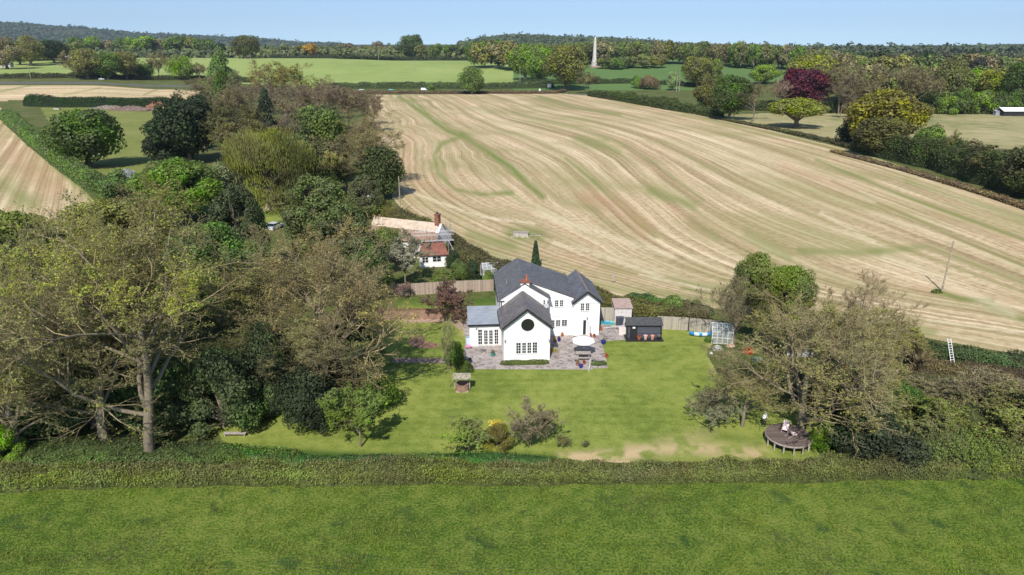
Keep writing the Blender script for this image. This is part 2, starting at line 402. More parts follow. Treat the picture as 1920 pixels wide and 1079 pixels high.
def lobe_crown(seed, lobes=40, n=5000, leaf=.05, shape='round', lob=.22, gaps=.0, hang=False):
    """leaf clumps over lumpy lobes; unit crown, z 0..1, width 1"""
    rng = np.random.default_rng(seed)
    u = unit(rng.normal(0, 1, (lobes, 3))); rr = rng.uniform(.45, 1, lobes) ** .5
    if shape == 'round': c = u * rr[:, None] * np.array([.36, .36, .36]) + np.array([0, 0, .56]); lr = lob * rng.uniform(.6, 1.1, lobes)
    elif shape == 'umbrella': c = u * rr[:, None] * np.array([.4, .4, .27]); c[:, 2] = np.abs(c[:, 2]) * 1.1 + .42; lr = lob * .8 * rng.uniform(.6, 1.1, lobes)
    elif shape == 'cone':
        t = rng.random(lobes) ** 1.3; a = rng.random(lobes) * 2 * np.pi; q = (1 - t) * .40
        c = np.stack([q * np.cos(a), q * np.sin(a), .08 + t * .84], 1); lr = (lob * .5 + lob * .6 * (1 - t)) * rng.uniform(.7, 1.1, lobes)
    elif shape == 'column':
        t = rng.random(lobes); a = rng.random(lobes) * 2 * np.pi; q = .3 * np.sin(np.pi * np.clip(t * .9 + .08, 0, 1)) ** .5
        c = np.stack([q * np.cos(a), q * np.sin(a), .06 + t * .86], 1); lr = lob * rng.uniform(.6, 1.05, lobes) * (1.1 - .55 * t)
    elif shape == 'dome':
        c = u * rr[:, None] * np.array([.38, .38, .6]); c[:, 2] = np.abs(c[:, 2]) + .1; lr = lob * rng.uniform(.6, 1.15, lobes)
    w = lr ** 2; k = rng.choice(lobes, n, p=w / w.sum())
    d = unit(rng.normal(0, 1, (n, 3)) + np.array([0, 0, .25]))
    rad = lr[k] * np.where(rng.random(n) < .8, rng.uniform(.8, 1.08, n), rng.uniform(.3, .8, n))
    p = c[k] + d * rad[:, None] * np.array([1, 1, .85])
    out = unit(p - np.array([0, 0, .45]))
    v, f = leafquads(rng, p, d + out * .5, leaf, .7, .55)
    if hang:
        side = unit(np.cross(unit(out + rng.normal(0, .3, (n, 3))), np.array([0, 0, 1.]))) * leaf * .16
        ln = np.array([0, 0, 1.]) * (leaf * rng.uniform(.5, 1.5, n))[:, None] + out * leaf * .2
        v = np.stack([p - ln, p - side, p + ln * .6, p + side], 1).reshape(-1, 3)
    # twigs and limbs from the trunk to each lobe
    m = min(lobes, 26); Pt = np.zeros((m, 4, 3)); z0 = c[:m, 2] * .35
    for q, t in enumerate((0, .4, .75, 1.)):
        Pt[:, q] = np.stack([c[:m, 0] * t, c[:m, 1] * t, z0 + (c[:m, 2] - z0) * t ** .8], 1) + (rng.normal(0, .012, (m, 3)) if 0 < t < 1 else 0)
    Rt = np.tile(np.array([.016, .011, .007, .003]), (m, 1))
    return v, f, tubes(Pt, Rt, 4), c
PROTO = {}
def proto(key, trunkV, trunkF, crownV, crownFs, crownM, mats, single=False):
    sx, sz = fit([crownV])
    S = np.array([sx, sx, sz])
    cm = meshnp("crown_" + key, crownV * S, crownFs, mats, crownM)
    tm = meshnp("trunk_" + key, trunkV * S, [trunkF], [BARK], smooth=True)
    PROTO[key] = (tm, cm)
def add_branch(key, **k):
    tm = k.pop('twigmat', TWIG); H = k.get('H', 14)
    tv, cv = branch_tree(**k)
    tV, tF, _ = merge([(v, f, 0) for v, f in tv]); cV, cF, cM = merge(cv)
    proto(key, tV, np.concatenate(tF), cV, cF, cM, [tm, LEAF])
def add_leafy(key, seed, tr=.035, ivy=0, **k):
    v, f, (lv, lf), c = lobe_crown(seed, **k)
    rng = np.random.default_rng(seed + 5)
    P, R = grow(rng, np.zeros((1, 3)), np.array([[0, 0, 1.]]), np.array([.6]), np.array([tr]), 6, .05, .2, .4)
    R[0, 0] *= 1.5
    a, b = tubes(P, R, 8)
    proto(key, a, b, *merge([(v, f, 0), (lv, lf, 1)]), [LEAF, BARK])
# mid-distance and far leafy kinds
for i in range(4): add_leafy("far%d" % i, 100 + i, lobes=20 + 5 * i, n=2600, leaf=.07, lob=.2)
for i in range(4): add_leafy("mid%d" % i, 120 + i, lobes=34 + 7 * i, n=13000, leaf=.036, lob=.19)
add_leafy("cone0", 140, lobes=60, n=11000, leaf=.036, shape='cone', lob=.17, tr=.03)
add_leafy("column0", 142, lobes=50, n=11000, leaf=.038, shape='column', lob=.2)
add_leafy("umb", 143, lobes=44, n=11000, leaf=.034, shape='umbrella', lob=.17, tr=.045)
for i in range(3): add_leafy("bush%d" % i, 150 + i, lobes=22, n=6500, leaf=.045, shape='dome', lob=.2, tr=.02)
for i in range(3): add_leafy("near%d" % i, 160 + i, lobes=80, n=30000, leaf=.024, lob=.135, tr=.028)
add_leafy("nearcone", 164, lobes=110, n=26000, leaf=.026, shape='column', lob=.14, tr=.025)
for i in range(2): add_leafy("neardome%d" % i, 165 + i, lobes=36, n=22000, leaf=.024, shape='dome', lob=.15, tr=.025)
add_leafy("willow", 168, lobes=46, n=34000, leaf=.018, shape='dome', lob=.17, tr=.04, hang=True)
# twiggy kinds
add_branch("twig0", seed=201, limbs=8, sub=7, sub2=7, twigs=8, leafn=3, leafs=.20, r0=.2)
add_branch("twig1", seed=202, limbs=9, sub=7, sub2=7, twigs=8, leafn=3, leafs=.20, r0=.22, spread=(20, 50))
add_branch("twigbrown", seed=203, limbs=9, sub=7, sub2=7, twigs=8, leafn=2, leafs=.2, r0=.2, twigmat=TWIGR)
add_branch("twigleaf", seed=204, limbs=10, sub=7, sub2=7, twigs=8, leafn=6, leafs=.24, r0=.22)
add_branch("scrub0", seed=205, H=5, trunk=.06, limbs=12, sub=8, sub2=7, twigs=7, leafn=3, leafs=.10, r0=.06, spread=(15, 60))
add_branch("scrub1", seed=206, H=5, trunk=.05, limbs=13, sub=8, sub2=7, twigs=7, leafn=2, leafs=.09, r0=.06, spread=(15, 65), twigmat=TWIGG)
# big near trees
add_branch("great", seed=211, H=22, trunk=.2, droop=.03, limbs=13, sub=9, sub2=8, twigs=10, leafn=4, leafs=.15, r0=.4, spread=(25, 72), twigmat=TWIG)
add_branch("great2", seed=212, H=20, trunk=.22, limbs=11, sub=9, sub2=9, twigs=9, leafn=3, leafs=.15, r0=.42, spread=(18, 58), twigmat=TWIG)
add_branch("great3", seed=213, H=12, trunk=.16, limbs=10, sub=8, sub2=8, twigs=8, leafn=4, leafs=.085, r0=.24, spread=(30, 78), twigmat=TWIG)
add_branch("great4", seed=214, H=12, trunk=.12, limbs=11, sub=8, sub2=8, twigs=9, leafn=4, leafs=.08, r0=.2, spread=(22, 70), twigmat=TWIGG)

TREES = []
def tree(name, label, cat, key, px, by, ty, wpx, col, rot=None, group=None, dpx=0, single=False, base=None, depthk=1.0, trunkmat=None):
    """a tree whose foot is at pixel (px,by), top reaches row ty and crown is wpx wide"""
    x, y, z = base if base is not None else atT(px, by)
    d = depth(y, z); h = max((CAM_H + y * slope(ty)) - z, .5)
    wd = wpx * d / FPX
    # the near half of a wide crown already reaches ty from closer by: lower it slightly
    wd_z = (CAM_H + (y - 0) * slope(ty)) - z
    h = max(wd_z, .5)
    rot = RNG.uniform(0, 6.28) if rot is None else rot
    tm, cm = PROTO[key]
    if single:
        t = link(name, cm, None, (x, y, z), rot); t.scale = (wd, wd * depthk, h); t.color = (*col, 1)
        tag(t, label, cat, group); return t
    t = thing(name, label, cat, (x, y, z), 0, group)
    a = link("trunk", tm, t, None, rot); b = link("crown", cm, t, None, rot)
    for o in (a, b): o.scale = (wd, wd * depthk, h); o.color = (*col, 1)
    return t


# ------------------------------------------------------------------ the ground, one sheet cut into parcels
us = np.concatenate([np.linspace(-2.4, -.98, 20), np.arange(-.96, .96, .0021), np.linspace(.98, 2.4, 20)])
pys = np.concatenate([np.arange(1330, 700, -2.2), np.arange(700, 190, -1.35), np.arange(190, 103, -.75)])
Yg = np.array([-CAM_H / slope(p) for p in pys]); Yg = Yg[(Yg > 20)]
Yg = np.concatenate([Yg[Yg < 900], np.arange(905, 1500, 8), np.geomspace(1500, 8900, 150)])
Yg[0] = 24.
nu, ny = len(us), len(Yg)
GX = (us[None, :] * Yg[:, None]); GY = np.repeat(Yg[:, None], nu, 1); GZ = terr(GX, GY)
ipx, ipy = proj(GX, GY, GZ)
def inpoly(px, py, poly):
    r = np.zeros(px.shape, bool); n = len(poly)
    for i in range(n):
        x1, y1 = poly[i]; x2, y2 = poly[(i + 1) % n]
        if y1 == y2: continue
        c = ((y1 > py) != (y2 > py)) & (px < (x2 - x1) * (py - y1) / (y2 - y1) + x1)
        r ^= c
    return r
cx = (ipx[:-1, :-1] + ipx[1:, 1:]) / 2; cy = (ipy[:-1, :-1] + ipy[1:, 1:]) / 2; cY = (GY[:-1, :-1] + GY[1:, 1:]) / 2; cX = (GX[:-1, :-1] + GX[1:, 1:]) / 2
reg = np.zeros(cx.shape, int)           # 0 = rough grass between everything
names = ["ground"]
def parcel(name, mask):
    names.append(name); reg[mask] = len(names) - 1
F_BIG = [(695, 178), (860, 177), (1050, 176), (1130, 181), (1300, 213), (1450, 246), (1600, 283), (1750, 330), (1925, 384), (2300, 480), (2300, 760), (1925, 668), (1750, 636), (1560, 612), (1340, 578), (1180, 558), (1060, 536), (960, 508), (840, 452), (770, 412), (735, 370), (745, 330), (690, 250)]
parcel("hill", cY > 1800)
parcel("wood_floor", (cY > 1150) & (cY <= 1800))
parcel("pasture", inpoly(cx, cy, [(1380, 215), (1500, 210), (2400, 216), (2400, 345), (1925, 330), (1600, 272), (1480, 246), (1330, 215)]) & (cY < 560))
parcel("crop_field", (cY > 655) & (cY < 1010) & inpoly(cx, cy, [(-900, 100), (962, 104), (962, 166), (-900, 166)]))
parcel("far_crop_field", (cY > 1010) & (cY < 1145) & (cx < 960))
parcel("wheat_field", (cY > 640) & (cY < 1000) & (cx > 962) & (cx < 2300))
parcel("road", (np.abs(cY - np.interp(cx, [-400, 190, 680, 870, 1000, 1130, 1250], [575, 575, 618, 622, 600, 570, 545])) < 7) & (cx < 1200))
parcel("upper_stubble_field", (cY < 545) & inpoly(cx, cy, [(-900, 150), (100, 151), (260, 153), (360, 158), (385, 166), (360, 186), (330, 196), (60, 186), (0, 190), (-900, 240)]))
parcel("left_stubble_field", inpoly(cx, cy, [(-900, 240), (0, 200), (30, 240), (90, 300), (150, 350), (185, 385), (190, 420), (100, 440), (-900, 470)]))
parcel("paddock", inpoly(cx, cy, [(75, 202), (330, 202), (330, 300), (300, 320), (200, 330), (130, 290)]))
parcel("stubble_field", inpoly(cx, cy, F_BIG) & (cY < 600))
LAWN = [(500, 790), (560, 720), (700, 640), (745, 600), (745, 560), (930, 560), (930, 600), (1330, 622), (1338, 640), (1325, 665), (1345, 700), (1440, 760), (1530, 790), (1540, 862), (1050, 870), (620, 862), (420, 830), (400, 800)]
parcel("lawn", inpoly(cx, cy, LAWN) | inpoly(cx, cy, [(490, 385), (570, 380), (585, 400), (500, 420)]))
parcel("meadow", cY < 52.8 - .004 * np.abs(cX))
GCOL = {"ground": None}
def attr(F):
    return None
# ---- ground materials
def groundmat(name, cols, scales=(.05, .6, 6.0), w=(.45, .3, .35), bump=.4, bdist=.08, extra=None, rough=.95, bscale=9.0):
    m, n, l, b = newmat(name); b.inputs["Roughness"].default_value = rough; b.inputs["Specular IOR Level"].default_value = .1
    g = n.new("ShaderNodeNewGeometry"); acc = None
    for s, ww in zip(scales, w):
        no = n.new("ShaderNodeTexNoise"); no.inputs["Scale"].default_value = s; no.inputs["Detail"].default_value = 5; no.inputs["Roughness"].default_value = .6
        l.new(g.outputs["Position"], no.inputs["Vector"])
        mu = n.new("ShaderNodeMath"); mu.operation = 'MULTIPLY_ADD'; mu.inputs[1].default_value = ww; l.new(no.outputs[0], mu.inputs[0])
        if acc is None: mu.inputs[2].default_value = .5 - .5 * sum(w)
        else: l.new(acc.outputs[0], mu.inputs[2])
        acc = mu
    r = n.new("ShaderNodeValToRGB"); e = r.color_ramp.elements
    while len(e) < len(cols): e.new(.5)
    ps = np.linspace(.36, .64, len(cols))
    for i, c in enumerate(cols): e[i].position = ps[i]; e[i].color = (*c, 1)
    l.new(acc.outputs[0], r.inputs[0]); out = r.outputs[0]
    if extra: out = extra(n, l, g, out)
    l.new(out, b.inputs["Base Color"])
    bn = n.new("ShaderNodeTexNoise"); bn.inputs["Scale"].default_value = bscale; bn.inputs["Detail"].default_value = 4; l.new(g.outputs["Position"], bn.inputs["Vector"])
    bp = n.new("ShaderNodeBump"); bp.inputs["Strength"].default_value = bump; bp.inputs["Distance"].default_value = bdist
    l.new(bn.outputs[0], bp.inputs["Height"]); l.new(bp.outputs[0], b.inputs["Normal"])
    return m
def mixc(n, l, fac, a, b_):
    mx = n.new("ShaderNodeMix"); mx.data_type = 'RGBA'
    l.new(fac, mx.inputs["Factor"])
    for s, v in ((6, a), (7, b_)):
        if isinstance(v, tuple): mx.inputs[s].default_value = (*v, 1)
        else: l.new(v, mx.inputs[s])
    return mx.outputs[2]
def attrn(n, name):
    a = n.new("ShaderNodeAttribute"); a.attribute_name = name; return a
def ramp01(n, l, src, a, b_):
    mr = n.new("ShaderNodeMapRange"); mr.inputs[1].default_value = a; mr.inputs[2].default_value = b_; l.new(src, mr.inputs[0]); return mr.outputs[0]
def math2(n, l, op, a, b_=None):
    m = n.new("ShaderNodeMath"); m.operation = op
    for i, v in enumerate((a, b_)):
        if v is None: continue
        if isinstance(v, (int, float)): m.inputs[i].default_value = v
        else: l.new(v, m.inputs[i])
    return m.outputs[0]
def meadow_extra(n, l, g, c):
    # dark lush clumps and small yellow flower specks
    v = n.new("ShaderNodeTexNoise"); v.inputs["Scale"].default_value = .42; v.inputs["Detail"].default_value = 3; v.inputs["Distortion"].default_value = .6
    l.new(g.outputs["Position"], v.inputs["Vector"])
    f = math2(n, l, 'MULTIPLY', ramp01(n, l, v.outputs[0], .60, .69), .65)
    c = mixc(n, l, f, c, (.022, .055, .016))
    w_ = n.new("ShaderNodeTexVoronoi"); w_.inputs["Scale"].default_value = 3.2; l.new(g.outputs["Position"], w_.inputs["Vector"])
    w2 = n.new("ShaderNodeTexNoise"); w2.inputs["Scale"].default_value = .16; l.new(g.outputs["Position"], w2.inputs["Vector"])
    f2 = math2(n, l, 'MULTIPLY', math2(n, l, 'LESS_THAN', w_.outputs["Distance"], .13), ramp01(n, l, w2.outputs[0], .47, .56))
    sep = n.new("ShaderNodeSeparateColor"); l.new(w_.outputs["Color"], sep.inputs[0])
    f2 = math2(n, l, 'MULTIPLY', f2, math2(n, l, 'GREATER_THAN', sep.outputs[0], .55))
    return mixc(n, l, math2(n, l, 'MULTIPLY', f2, .75), c, (.27, .28, .03))
MEADOW = groundmat("meadow_grass", [(.042, .078, .011), (.078, .122, .016), (.105, .150, .023), (.155, .182, .036)], (.05, .7, 5.), (.5, .6, 1.2), .9, .12, meadow_extra, bscale=5.)
def lawn_extra(n, l, g, c):
    s_ = n.new("ShaderNodeSeparateXYZ"); l.new(g.outputs["Position"], s_.inputs[0])
    wn_ = n.new("ShaderNodeTexNoise"); wn_.inputs["Scale"].default_value = .15; l.new(g.outputs["Position"], wn_.inputs["Vector"])
    st_ = math2(n, l, 'SINE', math2(n, l, 'ADD', math2(n, l, 'MULTIPLY', s_.outputs[1], 4.6), math2(n, l, 'MULTIPLY', wn_.outputs[0], 5.)))
    c = mixc(n, l, math2(n, l, 'MULTIPLY', ramp01(n, l, st_, -.3, .9), .13), c, (.25, .29, .07))
    d = attrn(n, "dry"); c = mixc(n, l, d.outputs["Fac"], c, (.45, .34, .19))
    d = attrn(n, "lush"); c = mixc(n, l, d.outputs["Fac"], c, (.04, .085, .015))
    return c
LAWNM = groundmat("lawn_grass", [(.115, .155, .026), (.175, .215, .042), (.235, .26, .06)], (.12, .8, 5.), (.7, .6, .6), .5, .05, lawn_extra, bscale=8.)
ROUGH = groundmat("rough_grass", [(.05, .07, .02), (.09, .11, .03), (.15, .13, .06)], (.1, .8, 4.), (.5, .45, .4), .8, .15, bscale=3.)
CROP = groundmat("crop", [(.19, .25, .07), (.24, .30, .09), (.28, .33, .11)], (.008, .05, .4), (.5, .35, .3), .2, .1)
WHEAT = groundmat("wheat", [(.085, .15, .045), (.11, .18, .055)], (.008, .05, .4), (.4, .3, .2), .2, .1)
PAST = groundmat("pasture_grass", [(.16, .18, .07), (.28, .25, .12), (.36, .31, .17)], (.015, .12, 1.), (.6, .5, .2), .3, .1)
PADD = groundmat("paddock_grass", [(.12, .15, .035), (.17, .19, .05), (.22, .22, .08)], (.04, .3, 2.), (.5, .4, .3), .4, .1)
ROADM = groundmat("asphalt", [(.10, .10, .10), (.13, .13, .13)], (.1, 1, 5), (.3, .3, .3), .1, .02)
HILLM = groundmat("hill_vegetation", [(.030, .042, .018), (.055, .065, .03), (.10, .085, .05)], (.0022, .012, .06), (.5, .4, .5), 1., 6., bscale=.05)
WFLOOR = groundmat("wood_floor", [(.04, .055, .02), (.08, .09, .03)], (.01, .05, .3), (.4, .3, .3), .5, .5)
def stubble(name, greenk=1.0, pale=1.0):
    m, n, l, b = newmat(name); b.inputs["Roughness"].default_value = .95; b.inputs["Specular IOR Level"].default_value = .08
    g = n.new("ShaderNodeNewGeometry")
    t = attrn(n, "row_across").outputs["Fac"]; s = attrn(n, "row_along").outputs["Fac"]
    def rows(ks, ka, det=3, off=0.):
        cb = n.new("ShaderNodeCombineXYZ")
        l.new(math2(n, l, 'MULTIPLY', t, ks), cb.inputs[0]); l.new(math2(n, l, 'MULTIPLY', s, ka), cb.inputs[1]); cb.inputs[2].default_value = off
        no = n.new("ShaderNodeTexNoise"); no.inputs["Scale"].default_value = 1; no.inputs["Detail"].default_value = det; no.inputs["Roughness"].default_value = .55
        l.new(cb.outputs[0], no.inputs["Vector"]); return no.outputs[0]
    a = rows(.45, .005, 4); f = rows(2.4, .010, 4, 4.); c3 = rows(.10, .02, 3, 9.)
    fine = n.new("ShaderNodeTexNoise"); fine.inputs["Scale"].default_value = .7; fine.inputs["Detail"].default_value = 8; fine.inputs["Roughness"].default_value = .72; l.new(g.outputs["Position"], fine.inputs["Vector"])
    big = n.new("ShaderNodeTexNoise"); big.inputs["Scale"].default_value = .03; big.inputs["Detail"].default_value = 4; l.new(g.outputs["Position"], big.inputs["Vector"])
    v = math2(n, l, 'ADD', math2(n, l, 'MULTIPLY', a, .36), math2(n, l, 'MULTIPLY', f, .38))
    wv = n.new("ShaderNodeTexNoise"); wv.inputs["Scale"].default_value = .02; wv.inputs["Detail"].default_value = 2; l.new(g.outputs["Position"], wv.inputs["Vector"])
    ph = math2(n, l, 'ADD', math2(n, l, 'MULTIPLY', t, 2 * math.pi / 4.6), math2(n, l, 'MULTIPLY', wv.outputs[0], 5.))
    sw = math2(n, l, 'SINE', ph); v = math2(n, l, 'ADD', v, math2(n, l, 'MULTIPLY', math2(n, l, 'MULTIPLY', sw, a), .035))
    v = math2(n, l, 'ADD', v, math2(n, l, 'MULTIPLY', fine.outputs[0], .42))
    r = n.new("ShaderNodeValToRGB"); e = r.color_ramp.elements
    cols = [(.25, .18, .10), (.385, .285, .165), (.50, .39, .24), (.66, .54, .37)]
    while len(e) < 4: e.new(.5)
    for i, (p, c) in enumerate(zip((.47, .55, .61, .70), cols)): e[i].position = p; e[i].color = (*(np.array(c) * pale), 1)
    l.new(v, r.inputs[0]); c = r.outputs[0]
    # green regrowth and bare red soil between the rows
    gm = math2(n, l, 'ADD', math2(n, l, 'MULTIPLY', c3, .8), math2(n, l, 'MULTIPLY', big.outputs[0], .7)); gm = math2(n, l, 'ADD', gm, math2(n, l, 'MULTIPLY', fine.outputs[0], .35))
    tl = math2(n, l, 'MULTIPLY', ramp01(n, l, math2(n, l, 'SINE', math2(n, l, 'ADD', math2(n, l, 'MULTIPLY', t, 2 * math.pi / 11.), wv.outputs[0])), .90, .99), ramp01(n, l, f, .40, .56))
    gf = math2(n, l, 'MAXIMUM', math2(n, l, 'MULTIPLY', ramp01(n, l, gm, .84, 1.12), .58 * greenk), math2(n, l, 'MULTIPLY', tl, .7 * greenk))
    c = mixc(n, l, gf, c, (.21, .215, .075))
    gpaint = math2(n, l, 'MULTIPLY', attrn(n, "green").outputs["Fac"], ramp01(n, l, math2(n, l, 'ADD', f, fine.outputs[0]), .84, 1.0))
    c = mixc(n, l, gpaint, c, (.13, .18, .04))
    rf = math2(n, l, 'MULTIPLY', attrn(n, "red").outputs["Fac"], ramp01(n, l, math2(n, l, 'ADD', f, fine.outputs[0]), .82, 1.12))
    c = mixc(n, l, rf, c, (.36, .185, .105))
    c = mixc(n, l, math2(n, l, 'MULTIPLY', attrn(n, "pale").outputs["Fac"], ramp01(n, l, math2(n, l, 'ADD', f, fine.outputs[0]), .75, 1.05)), c, (.60, .51, .34))
    l.new(c, b.inputs["Base Color"])
    bp = n.new("ShaderNodeBump"); bp.inputs["Strength"].default_value = .35; bp.inputs["Distance"].default_value = .12
    l.new(math2(n, l, 'ADD', f, fine.outputs[0]), bp.inputs["Height"]); l.new(bp.outputs[0], b.inputs["Normal"])
    return m
STUB = stubble("stubble"); STUB2 = stubble("stubble_upper", .5, 1.1)
MATS = dict(ground=ROUGH, hill=HILLM, wood_floor=WFLOOR, pasture=PAST, crop_field=CROP, far_crop_field=CROP, wheat_field=WHEAT, road=ROADM,
            upper_stubble_field=STUB2, left_stubble_field=STUB, paddock=PADD, stubble_field=STUB, lawn=LAWNM, meadow=MEADOW)
# ---- row direction of the drilled field: across-row coordinate from known tramlines
LINES = [
 (0, [(1130, 180), (1300, 215), (1450, 248), (1600, 285), (1750, 330), (1920, 385), (2200, 470)]),
 (22, [(1009, 182), (1077, 201), (1163, 215), (1300, 252), (1500, 318), (1700, 395), (1920, 480), (2200, 590)]),
 (42, [(892, 184), (974, 218), (1060, 235), (1146, 259), (1214, 297), (1320, 376), (1420, 425), (1560, 478), (1700, 525), (1920, 580), (2200, 660)]),
 (58, [(822, 184), (870, 215), (913, 239), (991, 263), (1060, 297), (1111, 338), (1153, 379), (1228, 444), (1320, 490), (1500, 545), (1700, 590), (1920, 625)]),
 (75, [(751, 184), (786, 208), (837, 245), (865, 256), (906, 280), (961, 317), (991, 348), (1019, 369), (1090, 425), (1180, 482), (1317, 535), (1500, 572), (1700, 606), (1920, 640)]),
 (90, [(715, 188), (760, 235), (812, 262), (812, 290), (825, 335), (870, 378), (960, 410), (1060, 445), (1180, 500), (1317, 545), (1500, 585)]),
 (106, [(690, 215), (745, 245), (775, 270), (766, 300), (772, 345), (830, 390), (900, 425), (960, 452), (1100, 505), (1340, 556)]),
 (118, [(660, 240), (735, 262), (745, 300), (740, 345), (770, 385), (840, 430), (960, 475), (1130, 517)])]
ctrl = []; tv_ = []
for tval, pl in LINES:
    pl = np.array(pl, float)
    q = np.linspace(0, len(pl) - 1, 20); X = np.interp(q, range(len(pl)), pl[:, 0]); Y = np.interp(q, range(len(pl)), pl[:, 1])
    for a, b_ in zip(X, Y):
        wx, wy = at(a, b_); ctrl.append((wx, wy)); tv_.append(tval)
ctrl = np.array(ctrl); tv_ = np.array(tv_, float)
def tps(r2): return r2 * np.log(r2 + 1e-6) * .5
Sx = 100.
D2 = ((ctrl[:, None] - ctrl[None]) ** 2).sum(-1) / Sx ** 2
n_ = len(ctrl); A = np.zeros((n_ + 3, n_ + 3)); A[:n_, :n_] = tps(D2) + np.eye(n_) * .004
A[:n_, n_] = 1; A[:n_, n_ + 1:] = ctrl / Sx; A[n_, :n_] = 1; A[n_ + 1:, :n_] = ctrl.T / Sx
sol = np.linalg.solve(A, np.concatenate([tv_, [0, 0, 0]]))
def rowfield(X, Y):
    out = np.empty(len(X))
    for i in range(0, len(X), 20000):
        P = np.stack([X[i:i + 20000], Y[i:i + 20000]], 1); d = ((P[:, None] - ctrl[None]) ** 2).sum(-1) / Sx ** 2
        out[i:i + 20000] = tps(d) @ sol[:n_] + sol[n_] + P @ sol[n_ + 1:] / Sx
    return out
def dist_poly(px, py, pl):
    d = np.full(px.shape, 1e9)
    for (x1, y1), (x2, y2) in zip(pl[:-1], pl[1:]):
        t = np.clip(((px - x1) * (x2 - x1) + (py - y1) * (y2 - y1)) / ((x2 - x1) ** 2 + (y2 - y1) ** 2), 0, 1)
        d = np.minimum(d, np.hypot(px - x1 - t * (x2 - x1), py - y1 - t * (y2 - y1)))
    return d
def paint(px, py, items):
    r = np.zeros(px.shape)
    for pl, wd, k in items:
        r = np.maximum(r, k * np.exp(-(dist_poly(px, py, pl) / wd) ** 2))
    return r
GREEN = [([(840, 446), (960, 490), (1060, 520), (1180, 545), (1340, 565), (1560, 600), (1750, 622)], 9, .55), ([(748, 182), (786, 208), (837, 245), (865, 256)], 4, .9), ([(865, 252), (906, 280), (961, 317), (991, 348), (1019, 369)], 7, .95), ([(770, 184), (800, 212), (850, 245), (870, 252)], 2.5, .9),
  ([(862, 258), (828, 270), (814, 292), (822, 325), (850, 355), (900, 365), (960, 362)], 5, .75), ([(1000, 345), (1060, 380), (1120, 395)], 8, .45),
  ([(1111, 338), (1153, 379), (1197, 420), (1228, 444)], 4, .8), ([(1060, 297), (1111, 338)], 2, .8), ([(892, 184), (974, 218), (1060, 235), (1146, 259), (1214, 297)], 1.8, .5), ([(1214, 297), (1320, 376)], 2.5, .6),
  ([(960, 440), (1010, 440)], 16, .9), ([(880, 440), (960, 462)], 10, .6), ([(1009, 182), (1077, 201), (1163, 215)], 3, .7), ([(1080, 260), (1160, 285)], 8, .5), ([(1300, 420), (1340, 445)], 12, .4),
  ([(1220, 360), (1300, 385)], 10, .6), ([(1500, 470), (1620, 475), (1740, 462), (1920, 530)], 8, .6), ([(1530, 300), (1700, 370), (1920, 450)], 3, .7), ([(1560, 340), (1780, 440), (1920, 500)], 3, .6),
  ([(1755, 545), (1800, 560), (1860, 565)], 6, .9), ([(1400, 440), (1480, 480)], 9, .5), ([(1130, 500), (1300, 535), (1420, 550)], 7, .5), ([(960, 210), (1080, 240), (1140, 262)], 3, .5), ([(1280, 215), (1500, 262), (1700, 315)], 3, .5), ([(1700, 340), (1920, 410)], 8, .45), ([(1850, 570), (1920, 600)], 8, .7), ([(1280, 540), (1340, 553)], 4, .8)]
RED = [([(1100, 370), (1160, 385), (1210, 430)], 16, .9), ([(1470, 315), (1600, 360)], 10, .8), ([(1540, 345), (1700, 400)], 5, .5), ([(770, 255), (765, 300), (775, 335)], 16, .6), ([(790, 345), (850, 370)], 10, .5),
  ([(1260, 390), (1320, 440)], 10, .35), ([(1300, 400), (1420, 470)], 5, .5), ([(1000, 470), (1200, 520)], 10, .35), ([(1750, 400), (1920, 460)], 6, .4), ([(1180, 290), (1260, 340)], 7, .3), ([(1720, 540), (1900, 560)], 10, .3)]
PALE = [([(758, 355), (820, 379), (906, 407), (1000, 420)], 3, .9), ([(1040, 455), (1130, 480), (1240, 520)], 6, .7), ([(1010, 400), (1100, 430), (1260, 480)], 7, .6), ([(880, 200), (960, 240), (1080, 290)], 5, .4), ([(1300, 480), (1400, 500)], 6, .3), ([(1660, 485), (1760, 520), (1900, 590)], 9, .5), ([(1740, 600), (1920, 625)], 3, .8), ([(1540, 400), (1640, 455)], 4, .6), ([(1200, 515), (1330, 545)], 3, .8), ([(1300, 250), (1500, 330), (1640, 380)], 3, .5), ([(1250, 290), (1480, 395)], 3, .45)]
vid = np.arange(nu * ny).reshape(ny, nu)
quads = np.stack([vid[:-1, :-1], vid[:-1, 1:], vid[1:, 1:], vid[1:, :-1]], -1)
allV = np.stack([GX, GY, GZ], -1).reshape(-1, 3); fpx = ipx.ravel(); fpy = ipy.ravel()
